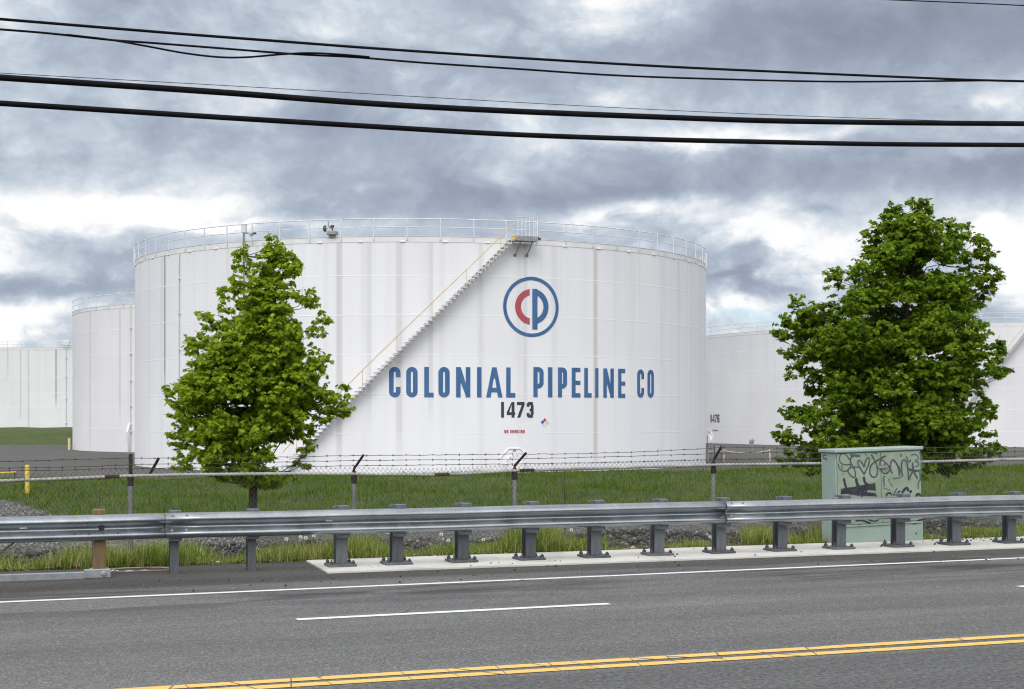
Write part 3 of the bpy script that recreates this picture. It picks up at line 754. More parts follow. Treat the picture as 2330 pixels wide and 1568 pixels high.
# emblem: blue ring with a red C and a blue P
def ringpoly(c, r0, r1, a0, a1, n):
    out = []
    for k in range(n):
        a, b_ = R_(a0+(a1-a0)*k/n), R_(a0+(a1-a0)*(k+1)/n)
        out.append([(c[0]+r1*math.cos(a), c[1]+r1*math.sin(a)), (c[0]+r1*math.cos(b_), c[1]+r1*math.sin(b_)), (c[0]+r0*math.cos(b_), c[1]+r0*math.sin(b_)), (c[0]+r0*math.cos(a), c[1]+r0*math.sin(a))])
    return out
th, zc = T1.hit((1840+343/2.24)/K, (1000+338/2.24)/K); cu = th*T1.R
_, zt_ = T1.hit((1840+343/2.24)/K, (1000+85/2.24)/K); Ro = zt_-zc
emb = on_shell(T1, ringpoly((cu, zc), Ro*.885, Ro, 0, 360, 96), M['blue_lettering'], 'emblem', t1)
g_ = Ro/253.0       # metres per pixel of the close-up, vertical
gx = g_*253/235.0   # columns are foreshortened there
def ex(x): return cu+(x-343)*gx
def ez(y): return zc-(y-338)*g_
cpolys = [[(max(min(x, ex(327)), -1e9), z) for x, z in p] for p in ringpoly((ex(345), zc), 98*g_, 150*g_, 92, 268, 48)]
cpolys = [p for p in cpolys if len(set(p)) > 2]
on_shell(T1, cpolys, M['red_lettering'], 'emblem_letter', emb)
ppolys = [[(ex(349), ez(527)), (ex(393), ez(527)), (ex(393), ez(186)), (ex(349), ez(186))]]
for p in ringpoly((ex(349), zc+3*g_), 103*g_, 150*g_, -72, 90, 44):
    q = [(max(x, ex(392.5)), z) for x, z in p]
    if max(x for x, z in q)-min(x for x, z in q) > 1e-4: ppolys.append(q)
on_shell(T1, ppolys, M['blue_lettering'], 'emblem_letter', emb)

# hazard diamond plate
th, zc = T1.hit((1840+452/2.24)/K, (1000+1305/2.24)/K); du = 33/2.24/K*DF/F*1.18; dz = 35/2.24/K*DF/F*1.02; u0 = th*T1.R
dia = on_shell(T1, [[(u0-du, zc), (u0, zc-dz), (u0+du, zc), (u0, zc+dz)]], M['sign_white'], 'hazard_diamond', t1, .03)
for (cx_, cz_, mk) in ((0, .5, 'sign_red'), (-.5, 0, 'sign_blue'), (.5, 0, 'sign_yellow')):
    a = .43
    on_shell(T1, [[(u0+(cx_-a)*du, zc+cz_*dz), (u0+cx_*du, zc+(cz_-a)*dz), (u0+(cx_+a)*du, zc+cz_*dz), (u0+cx_*du, zc+(cz_+a)*dz)]], M[mk], 'hazard_field', dia, .045)

# staircase
def staircase(T, root, pTop, pBot, nstep, zend, sgn=1, wid=.78):
    thA, zA = T.hit(*pTop, .4); thB, zB = T.hit(*pBot, .4)
    zA = zA; k = (thA-thB)/(zA-zB)
    st = MB(); n = nstep; dz = (zA-zend)/n
    hp = []; zig = MB()
    for i in range(n+1):
        z = zA-dz*i; thx = thA-k*dz*i
        hp.append(T.P(thx, z+1.02, wid+.03))
        # open zig-zag side bars
    strn = MB()
    for d in (.03, wid+.02):
        for i in range(n):
            z = zA-dz*i; a = thA-k*dz*i; b_ = thA-k*dz*(i+1)
            if d > .5:
                strn.tube([T.P(a, z-.02, d), T.P(b_, z-.02, d)], .022, 4); strn.tube([T.P(b_, z-.02, d), T.P(b_, z-dz-.02, d)], .022, 4)
    s_ = strn.build('staircase', M['stair_paint'], root)
    tb = MB(); w2 = abs(k*dz)*T.R*.62
    tb.box(-w2, w2, -wid, -.01, -.035, .012); tb.box(-w2, w2, -wid-.012, -wid, -.09, .015)
    tr = None
    for i in range(n):
        if tr is None: tr = tb.build('tread', M['stair_paint'], s_); o = tr
        else: o = tr.copy(); col.objects.link(o); o.parent = s_
        a = thA-k*dz*(i+.5)
        o.location = T.P(a, zA-dz*i-.02); o.rotation_euler = (0, 0, a)
    b = MB(); b.tube(hp, .03, 6)
    for i in range(4, n, 9): b.tube([T.P(thA-k*dz*i, zA-dz*i, wid+.03), hp[i]], .016, 4)
    b.build('handrail', M['handrail_paint'], s_)
    return thA, zA
thA, zA = staircase(T1, t1, (1168, 545), (800, 909), 62, .25)

def platform(T, root, px0, px1, H, yellow=True):
    a0 = T.hit(px0, 540, .5)[0]; a1 = T.hit(px1, 540, .5)[0]; am = (a0+a1)/2; hw = (a1-a0)/2*T.R
    pl = empty('access_platform', T.P(am, H-.08), am); pl.parent = root
    b = MB(); b.box(-hw, hw, -1.0, -.11, -.16, -.09); b.box(-hw, hw, -1.03, -1.0, -.17, .13); b.box(hw-.03, hw, -.999, -.11, -.089, .13)
    b.build('deck', M['grey_metal'], pl)
    b = MB(); b.box(-hw-.02, -hw, -.99, -.12, -.12, .16); b.build('kickplate', M['yellow_paint'], pl)
    b = MB()
    b.tube([(-hw, -1.0, 1.28), (hw, -1.0, 1.28), (hw, -.15, 1.28)], .03, 6)
    b.build('top_bar', M['cream_paint'], pl)
    b = MB()
    for k in range(6): b.box(-hw+.1+(2*hw-.13)*k/5-.014, -hw+.1+(2*hw-.13)*k/5+.014, -1.015, -.99, .13, 1.26 if k in (0, 5) else 1.25)
    for k in range(3): b.box(hw-.02, hw+.005, -.3-.3*k-.014, -.3-.3*k+.014, .13, 1.25)
    b.build('guard_bars', M['white_metal'], pl)
    for sx in (-.55, .55):
        b = MB(); b.tube([(sx*hw, -.92, -.17), (sx*hw-.06, -.04, -.98)], .045, 6); b.box(sx*hw-.16, sx*hw+.04, -.05, -.01, -1.05, -.9); b.build('brace', M['grey_metal'], pl)
platform(T1, t1, 1168, 1218, H1)

# rim equipment: control box with conduits, radar gauge and sampling device
th, zz = T1.hit(555.5, 523, .3)
g = empty('control_box', T1.P(th, H1, .3), th); g.parent = t1
b = MB(); b.box(-.16, .16, -.12, .1, .48, .98, bev=.015); b.box(-.19, .19, -.15, .12, .98, 1.0); b.build('enclosure', M['light_box'], g)
b = MB(); b.tube([(-.07, 0, .48), (-.07, 0, -3.6)], .03, 6); b.tube([(.05, 0, .48), (.05, 0, -H1+.4)], .024, 6); b.build('conduit', M['dark_metal'], g)
b = MB(); b.tube([(.12, 0, .46), (.3, -.05, .40), (.55, -.05, .36), (.8, -.03, .40), (.92, 0, .42)], .03, 5); b.tube([(.45, -.05, .25), (.6, -.1, .22), (.78, -.06, .27), (.86, 0, .38), (.6, 0, .33), (.45, -.05, .25)], .018, 5); b.box(.72, .95, -.08, .06, .34, .46, bev=.02); b.build('cable_arm', M['dark_metal'], g)
th, zz = T1.hit(745, 523, .1)
g = empty('level_gauge', T1.P(th, H1, .02), th); g.parent = t1
b = MB(); b.box(-.0, .62, -.28, .25, .10, .36, bev=.05); b.box(.1, .5, -.12, .12, -.02, .10); b.build('housing', M['grey_metal'], g)
b = MB(); b.disc((-.06, -.1, .52), (-1, -.35, 0), .20, .2, 12); b.tube([(.3, 0, .36), (.28, 0, .62), (.1, 0, .62)], .05, 6); b.box(.18, .40, -.06, .06, .58, .74, bev=.02); b.tube([(.02, 0, .62), (.02, 0, .98)], .025, 5); b.build('gauge_head', M['dark_metal'], g)
th, zz = T1.hit(1224, 531, .05)
b = MB(); b.box(-.2, .2, -.06, .06, -.06, .04, bev=.02); b.box(-.08, .06, -.05, .05, .04, .10, bev=.015); o = b.build('rim_fitting', M['dark_metal'], t1); o.location = T1.P(th, H1+.06, .06); o.rotation_euler = (0, 0, th)
# rain pipe on the left side
th, _ = T1.hit(407, 700, .08)
b = MB(); b.tube([T1.P(th, .3, .09), T1.P(th, H1-.35, .09)], .045, 6)
for z in (2.6, 5.2, 7.9, 10.3, 12.6): b.box(-.09, .09, -.14, 0, z-.03, z+.03, M=Matrix.Translation(T1.P(th, 0, 0)) @ Matrix.Rotation(th, 4, 'Z'))
b.build('rain_pipe', M['pipe_grey'] if 'pipe_grey' in M else M['tank_rail'], t1)
# manways
def manway(T, root, px, py, size):
    th, z = T.hit(px, py); g = empty('manway', T.P(th, z, .0), th); g.parent = root
    b = MB(); r = size
    oc = [(r*math.cos(R_(22.5+45*k)), r*math.sin(R_(22.5+45*k))) for k in range(8)]
    for k in range(8):
        (x0, z0), (x1, z1) = oc[k], oc[(k+1) % 8]
        def q(x, z, y): return (x, y-T.R+math.sqrt(max(T.R**2-x*x, 0))*-1+T.R+0 if False else y+(T.R-math.sqrt(T.R**2-x*x)), z)
        b.quad(q(x0, z0, -.05), q(x1, z1, -.05), q(x1*.94, z1*.94, -.05), q(x0*.94, z0*.94, -.05)); b.quad(q(x0, z0, 0), q(x1, z1, 0), q(x1, z1, -.05), q(x0, z0, -.05)); b.quad(q(x0*.94, z0*.94, -.05), q(x1*.94, z1*.94, -.05), q(x1*.94, z1*.94, -.012), q(x0*.94, z0*.94, -.012))
    b.build('reinforcing_plate', M['white_metal'], g)
    b = MB(); b.tube([(.0, 0.05, -.1), (0, -.16, -.1)], [size*.56]*2, 28); b.tube([(0, -.16, -.1), (0, -.21, -.1)], [size*.62]*2, 28); b.build('cover', M['white_metal'], g)
    bt = None
    for k in range(14):
        a = 2*math.pi*k/14
        if bt is None:
            b = MB(); b.disc((0, -.21, 0), (0, -1, 0), size*.035, .04, 6); bt = b.build('cover_bolt', M['grey_metal'], g); o = bt
        else: o = bt.copy(); col.objects.link(o); o.parent = g
        o.location = (size*.57*math.cos(a), 0, -.1+size*.57*math.sin(a))
    b = MB(); b.box(-.1, .1, -.03, -.02, size*.72, size*.72+.14); b.build('name_plate', M['grey_metal'], g)
manway(T1, t1, 1929/K, 1737/K, 1.02)

# tank behind on the left
def tank_by(pxc, Rr, depth_front, rim_y, H=14.63):
    a = math.atan((pxc-CX)/F); D = depth_front/math.cos(a)+Rr
    T = Tank(D*math.sin(a), D*math.cos(a), Rr, 0, 0)
    T.zt = zat(rim_y, depth_front); T.zb = T.zt-H; return T
a165 = math.atan((165-CX)/F); a620 = math.atan((640-CX)/F); R2 = 22.0; D2 = R2/math.sin(a620-a165)
T2 = Tank(D2*math.sin(a620), D2*math.cos(a620), R2, 0, 0)
yE = math.sqrt(D2**2-R2**2)*math.cos(a165); T2.zt = zat(712, yE); T2.zb = T2.zt-14.63
tm2 = tank_material('tank_paint_clean', T2.zb, .20, 0, base=(.79, .79, .80), lone=[(u_at(T2, 205), .16, (.47, .47, .5), .6, .05), (u_at(T2, 273), .2, (.48, .48, .5), .5, .3)])
t2 = make_tank(T2, 'white tank half hidden behind the left edge of the tank numbered 1473', tm2, 2.3, .02)
H2 = T2.zt-T2.zb
th, _ = T2.hit(297, 800, .08)
b = MB(); b.tube([T2.P(th, .2, .12), T2.P(th, H2+.5, .12)], .05, 6)
for z in (2.2, 4.7, 7.2, 9.8, 12.3): b.box(-.13, .13, -.2, 0, z-.05, z+.05, M=Matrix.Translation(T2.P(th, 0, 0)) @ Matrix.Rotation(th, 4, 'Z'))
b.build('rain_pipe', M['stair_paint'], t2)
b = MB(); b.tube([T2.P(th, 3.0, .2), T2.P(th, 2.2, .5), T2.P(th-.006, 1.2, .35), T2.P(th-.01, .2, .25)], .13, 8); b.build('drain_elbow', M['white_metal'], t2)

# far tank at the left margin
T3 = tank_by(215, 25, 240, 791.0)
tm3 = tank_material('tank_paint_grey', T3.zb, .20, 0, base=(.76, .765, .78), lone=[
    (u_at(T3, 127.5), .2, (.16, .18, .19), .6, .42), (u_at(T3, 47), .14, (.24, .26, .27), .4, .28), (u_at(T3, 18), .14, (.26, .27, .28), .45, .72), (u_at(T3, 65), .2, (.4, .41, .42), .5, .05)])
t3 = make_tank(T3, 'greyish white tank farthest away, standing behind the far grass bank', tm3, 2.55, .01)
H3 = T3.zt-T3.zb
th, _ = T3.hit(150.5, 850, .08)
b = MB(); b.tube([T3.P(th, .3, .12), T3.P(th, H3, .12)], .05, 6)
for z in (2.4, 6.3, 9.9, 13): b.box(-.15, .15, -.2, 0, z-.06, z+.06, M=Matrix.Translation(T3.P(th, 0, 0)) @ Matrix.Rotation(th, 4, 'Z'))
b.build('rain_pipe', M['tank_rail'], t3)
b = MB(); b.box(-.55, .55, -.3, .2, .3, 1.15, bev=.05); b.box(-.9, -.6, -.2, .2, .9, 1.2); b.tube([(.5, 0, .5), (1.2, 0, .3), (1.7, 0, .42)], .07, 5)
o = b.build('control_box', M['light_box'], t3); o.location = T3.P(th, H3, .2); o.rotation_euler = (0, 0, th)

# tank on the right, behind the big tree
T4 = tank_by(2200, 38, 166, 735.5, 14.6)
tm4 = tank_material('tank_paint_bright', T4.zb, .20, 0, base=(.745, .75, .76))
t4 = make_tank(T4, 'white tank numbered 1476 behind the tall tree and the mint green cabinet', tm4, 2.55, .013)
letters(T4, [('1', 2665, 2669), ('4', 2672, 2680), ('7', 2682, 2688.5), ('6', 2690.5, 2698)], 1554.5, 1584, 2680, .17, 'lettering', M['black_lettering'], t4, .03)
xx = 2672.5; sp = []
for ch, wd in (('N', 1.9), ('O', 1.7), (' ', 1.0), ('S', 1.6), ('M', 2.3), ('O', 1.7), ('K', 1.8), ('I', .8), ('N', 1.9), ('G', 1.7)):
    if ch != ' ': sp.append((ch, xx, xx+wd))
    xx += wd+(.5 if ch != ' ' else .3)
for w_ in (sp[:2], sp[2:]): letters(T4, w_, 1611, 1616.5, 2680, .25, 'lettering', M['red_lettering'], t4, .03)
staircase(T4, t4, (2345, 745), (2213, 905), 58, .3, wid=.9)
manway(T4, t4, 1614.5, 1001, 1.25)

# ================================================================ GUARDRAIL
def build_guardrail():
    QR = 20.02
    X0, Y0 = online(CX, QR)
    root = empty('guardrail', (X0, Y0, 0), ANG); tag(root, 'galvanised steel W beam guardrail along the far edge of the road', 'guardrail')
    def U(px): X, Y = online(px, QR); return X/CA
    zb = .462; hgt = .312
    prof_ = [(.018, .312), (.006, .316), (.012, .319), (.028, .312), (.070, .268), (.079, .256), (.083, .243), (.081, .229), (.072, .217), (.022, .180), (.010, .170), (.004, .160), (.003, .150), (.003, .138), (.008, .130), (.018, .121), (.068, .078), (.078, .068), (.083, .056), (.081, .042), (.074, .030), (.040, .004), (.030, .000)]
    prof_ = [(d, z*.985) for d, z in prof_]
    rng2 = random.Random(3)
    def section(u0, u1, lift=0.0):
        b = MB(); n = max(2, int((u1-u0)/.5)); i0 = 0
        rows = []
        for k in range(n+1):
            u = u0+(u1-u0)*k/n; w = .004*math.sin(u*1.1)+.003*math.sin(u*2.7+1)
            rows.append([(u, -(d+lift)+w*.3, zb+z+w*.6) for d, z in prof_])
        for r in rows: b.v += r
        m = len(prof_)
        for k in range(n):
            for j in range(m-1):
                a = k*m+j; b.f.append((a, a+1, a+m+1, a+m)); b.m.append(0)
        # thin end edges
        o = b.build('rail_section', M['rail_zinc'], root, smooth=True)
        md = o.modifiers.new('thick', 'SOLIDIFY'); md.thickness = .003; md.offset = 0
        return o
    joints = [U(-330), U(375), U(1648), U(2940)]
    secs = [section(joints[0], joints[1]+.16, 0), section(joints[1], joints[2]+.16, .006), section(joints[2], joints[3], .012)]
    def bolt(sec, u, d, z, r=.016, mat='dark_metal', name='bolt', h=.014):
        b = MB(); b.disc((0, 0, 0), (0, -1, .1), r, h, 8); o = b.build(name, M[mat], sec); o.location = (u, -d, zb+z); return o
    for sec, uj, lf in ((secs[1], joints[1], .006), (secs[2], joints[2], .012)):
        for du in (.08, .26):
            for (d, z) in ((.052, .289), (.046, .100)): bolt(sec, uj+du, d+lf, z, .017, 'grey_metal')
        b = MB(); b.box(uj-.002, uj+.001, -.075, -.004, zb+.13, zb+.17); 
    for px in (169, 202, 235, 268):
        for (d, z) in ((.070, .212), (.060, .088)): bolt(secs[0], U(px), d, z, .012, 'dark_metal')
    posts = [('steel', 400), ('steel', 577), ('plated', 783), ('plated', 912), ('plated', 1062), ('plated', 1217), ('plated', 1366), ('plated', 1511), ('plated', 1653), ('plated', 1793), ('plated', 1927), ('plated', 2063), ('plated', 2191), ('plated', 2317), ('plated', 2440), ('plated', 2560), ('plated', 2676), ('plated', 2790), ('plated', 2900)]
    def ibeam(b, w, dp, z0, z1, y0, tf=.012):
        b.box(-w/2, w/2, y0, y0+tf, z0, z1); b.box(-w/2, w/2, y0+dp-tf, y0+dp, z0, z1); b.box(-.006, .006, y0+tf, y0+dp-tf, z0+.001, z1-.001)
    protos = {}
    for kind, px in posts:
        u = U(px)
        if kind not in protos:
            z0 = -.3 if kind == 'steel' else .055
            w = .105 if kind == 'steel' else .155
            b = MB(); ibeam(b, w, .155, z0, .76, .145); p = b.build('post', M['post_zinc'], root)
            b = MB(); 
            if kind == 'plated':
                b.box(-.075, .075, .004, .142, .40, .822, bev=.006)
                b.box(-.12, .02, .146, .16, .79, .824)
            else: b.box(-.075, .075, .006, .14, .42, .805, bev=.006)
            b.build('blockout', M['block_zinc'], p)
            if kind == 'plated':
                b = MB(); b.box(-.185, .185, .055, .395, .021, .052, bev=.004); pl = b.build('base_plate', M['post_zinc'], p)
                for (x, y) in ((-.145, .1), (.145, .1), (-.145, .35), (.145, .35)):
                    b = MB(); b.tube([(x, y, .05), (x, y, .085)], [.026, .026], 6); b.tube([(x, y, .085), (x, y, .118 if x < 0 else .10)], .013, 6); b.build('anchor_bolt', M['dark_metal'], p)
                b = MB(); b.poly([(-.006, .145, .055), (-.006, .145, .11), (-.006, .085, .055)]); 
            b = MB(); b.tube([(.0, -.008, .613), (0, .004, .613)], [.024, .024], 8); b.box(-.04, .04, -.006, .004, .598, .628, bev=.004); b.build('post_bolt', M['bolt_dark'], p)
            p.location = (u, 0, 0); protos[kind] = p
        else:
            p = copy_tree(protos[kind], root); p.location = (u, 0, 0)
        p.rotation_euler = (R_(rng2.uniform(-.25, .25)), R_(rng2.uniform(-.5, .5)), R_(rng2.uniform(-1.0, 1.0)))
    # timber end post with ground strut and anchor cable
    u = U(227)
    b = MB(); b.box(u-.075, u+.075, .02, .22, -.3, .835, bev=.006); p = b.build('timber_post', M['post_wood'], root); p['label'] = 'square brown timber post with a flat sawn top'
    b = MB(); b.disc((u+.02, -.006, .613), (0, -1, 0), .035, .02, 10); b.build('post_bolt', M['bolt_dark'], p)
    b = MB(); b.box(U(-330), u-.17, -.03, .09, .06, .075, bev=.003); b.box(U(-330), u-.17, -.036, -.031, .0, .072); b.box(U(-330), u-.17, .091, .096, .0, .072); b.build('ground_strut', M['strut_zinc'], root)
    b = MB(); b.box(u-.19, u+.13, -.06, .01, .0, .11, bev=.008); b.disc((u+.04, -.06, .055), (0, -1, 0), .03, .025, 8); b.box(u-.11, u+.11, .011, .25, .0, .10); b.build('strut_bracket', M['strut_zinc'], root)
    b = MB(); b.tube([(U(-60), .03, .12), (U(35), .0, .47)], .012, 6); b.build('anchor_cable', M['dark_metal'], root)
    # small pale tags on the rail face
    for px, sec in ((53, secs[0]), (748, secs[1])):
        b = MB(); b.box(U(px)-.045, U(px)+.045, -.032, -.026, zb+.166, zb+.186); b.build('rail_tag', M['light_box'], sec)
def galv2(name, c1, c2, rough, metal):
    M[name] = nmat(name, c1, c2, 5, rough, metal)
galv2('block_zinc', (.10, .115, .14), (.20, .22, .245), .5, .4)
galv2('strut_zinc', (.27, .295, .315), (.42, .44, .46), .42, .55)
galv2('bolt_dark', (.018, .02, .024), (.05, .05, .055), .6, .3)
build_guardrail()

# ================================================================ CHAIN LINK FENCE
def build_fence():
    QF = 22.75
    root = empty('chain_link_fence', (*online(CX, QF), 0)); tag(root, 'chain link fence with pale top rail and three strands of barbed wire', 'fence')
    ox, oy = online(CX, QF)
    RAIL = [(-260, 1103), (0, 1094.5), (150, 1089), (295, 1083), (420, 1080.5), (546, 1079), (680, 1078), (803, 1078.6), (900, 1079.8), (993, 1080.6), (1060, 1078), (1168, 1071), (1400, 1064.5), (1623, 1058), (1860, 1055), (2100, 1051), (2330, 1044.5), (2620, 1036)]
    def pt(px, py, dq=0.0):
        X, Y = online(px, QF+dq); return Vector((X-ox, Y-oy, zat(py, Y)))
    def railz(px): X, Y = online(px, QF); return zat(lerp_table(RAIL, px), Y)
    def px_of(X, Y): return CX+F*X/Y
    b = MB(); pts = [pt(px, py) for px, py in RAIL]; b.tube(pts, .0235, 8); rl = b.build('top_rail', M['pale_pipe'], root, smooth=True)
    for px in (255, 1005, 1198):
        b = MB(); b.tube([pt(px-17, lerp_table(RAIL, px-17)), pt(px+17, lerp_table(RAIL, px+17))], .0255, 8); b.build('rail_sleeve', M['rust'], rl)
    # woven mesh: crossing wires on the fence line
    e = Vector((CA, SA, 0)); nrm = Vector((-SA, CA, 0))
    U0, U1 = online(-250, QF)[0]/CA, online(2600, QF)[0]/CA
    b = MB(); step = .072; n = int((U1-U0)/step)
    def P(u, z, off): 
        p = e*u+nrm*off; return Vector((p.x, p.y, z))
    zl = -.12
    uz = []
    for i in range(n+20):
        for sg in (1, -1):
            ub = U0+step*i; pts = []
            ztop = None
            u = ub; z = zl; k = 0
            # lower end to a little above the rail
            Xr = (e*ub).x+ox; Yr = (e*ub).y+oy
            zt = railz(px_of(Xr, Yr))+.085
            ut = ub+sg*(zt-zl)*.86
            Xr = (e*ut).x+ox; Yr = (e*ut).y+oy
            zt = railz(px_of(Xr, Yr))+.085
            off = .026+.004*sg
            b.tube([P(ub, zl, -off), P(ub+sg*(zt-zl)*.43, zl+(zt-zl)*.5, -off), P(ut, zt, -off)], .0020, 3, cap=False)
            if sg == 1:
                b.tube([P(ut, zt-.012, -off), P(ut-.012, zt+.022, -off)], .0022, 3, cap=False); b.tube([P(ut, zt-.012, -off), P(ut+.012, zt+.02, -off)], .0022, 3, cap=False)
    b.build('wire_mesh', M['mesh_wire'], root)
    # posts with bent arms
    def post(px, arm, ytop=None, mat='fence_zinc'):
        X, Y = online(px, QF); x, y = X-ox, Y-oy; zr = railz(px)
        b = MB(); b.tube([(x, y+.03, -.35), (x, y+.03, zr-.03)], .036, 10); p = b.build('fence_post', M[mat], root, smooth=True, angle=R_(40))
        b = MB(); b.tube([(x, y+.03, zr-.14), (x, y+.03, zr-.01), (x, y+.03, zr+.04)], [.044, .044, .03], 8)
        b.build('post_cap', M['dark_arm'], p)
        if arm:
            (dx, dy) = arm; tip = pt(px+dx, lerp_table(RAIL, px)-dy, -.28)
            b = MB(); b.tube([(x, y+.03, zr+.03), (x, y+.02, zr+.075), tuple(tip)], [.022, .02, .02], 6); b.build('barb_arm', M['dark_arm'], p)
        else:
            b = MB(); b.tube([(x, y+.03, zr+.02), (x, y+.03, zr+.31)], .027, 8); b.build('post_extension', M['dark_arm'], p)
    post(-120, (20, 42)); post(296, None); post(805, (22, 43)); post(1171, (26, 40)); post(1624, (17, 41)); post(2090, (17, 41)); post(2480, (17, 40))
    tip0 = pt(340, 1081, .15); tip1 = pt(361, 1043, -.1)
    b = MB(); b.tube([tuple(tip0), tuple(tip1)], .022, 6); b.build('barb_arm', M['dark_arm'], root)
    X, Y = online(1285, QF); b = MB(); b.tube([(X-ox, Y-oy+.03, -.3), (X-ox, Y-oy+.03, railz(1285)-.02)], .008, 5); b.build('tension_bar', M['barb_wire'], root)
    ST = [[(-260, 1058), (0, 1050.5), (295, 1042), (360, 1042.5), (560, 1041.5), (700, 1039), (820, 1036.5), (980, 1035.5), (1168, 1033.5), (1300, 1033), (1450, 1028.5), (1607, 1021), (1640, 1017), (1800, 1020.5), (2100, 1018.5), (2330, 1017.5), (2620, 1012)],
          [(-260, 1074), (0, 1065.5), (200, 1062), (295, 1057), (420, 1055.5), (560, 1054), (700, 1050), (820, 1048), (980, 1046.5), (1168, 1045), (1400, 1039), (1607, 1033), (1690, 1030.5), (2100, 1030), (2330, 1028), (2620, 1022)],
          [(-260, 1080), (0, 1072), (295, 1066), (560, 1064), (700, 1061.5), (820, 1060), (980, 1058), (1168, 1056), (1400, 1052), (1607, 1046), (1700, 1045), (2100, 1041.5), (2330, 1037.5), (2620, 1031)]]
    rr = random.Random(5)
    for si, tab in enumerate(ST):
        dq = (-.26, -.17, -.08)[si]
        b = MB(); N = 190; pts = []
        for k in range(N+1):
            px = -250+2860*k/N
            pts.append(pt(px, lerp_table(tab, px)+rr.uniform(-.55, .55), dq))
        b.tube(pts, .0042, 4)
        L = 0
        for k in range(2, N, 2):
            p = pts[k]; d = (pts[k+1]-pts[k]).normalized()
            for a in (0, 1):
                ang = rr.uniform(0, 3.14); v = (Vector((0, 0, 1))*math.cos(ang)+nrm*math.sin(ang))*.022
                q = p+d*(.008*a); b.tube([q-v, q+v], .003, 3)
            b.tube([p-d*.012, p+d*.016], .007, 5)
        b.build('barbed_wire', M['barb_wire'], root)
build_fence()

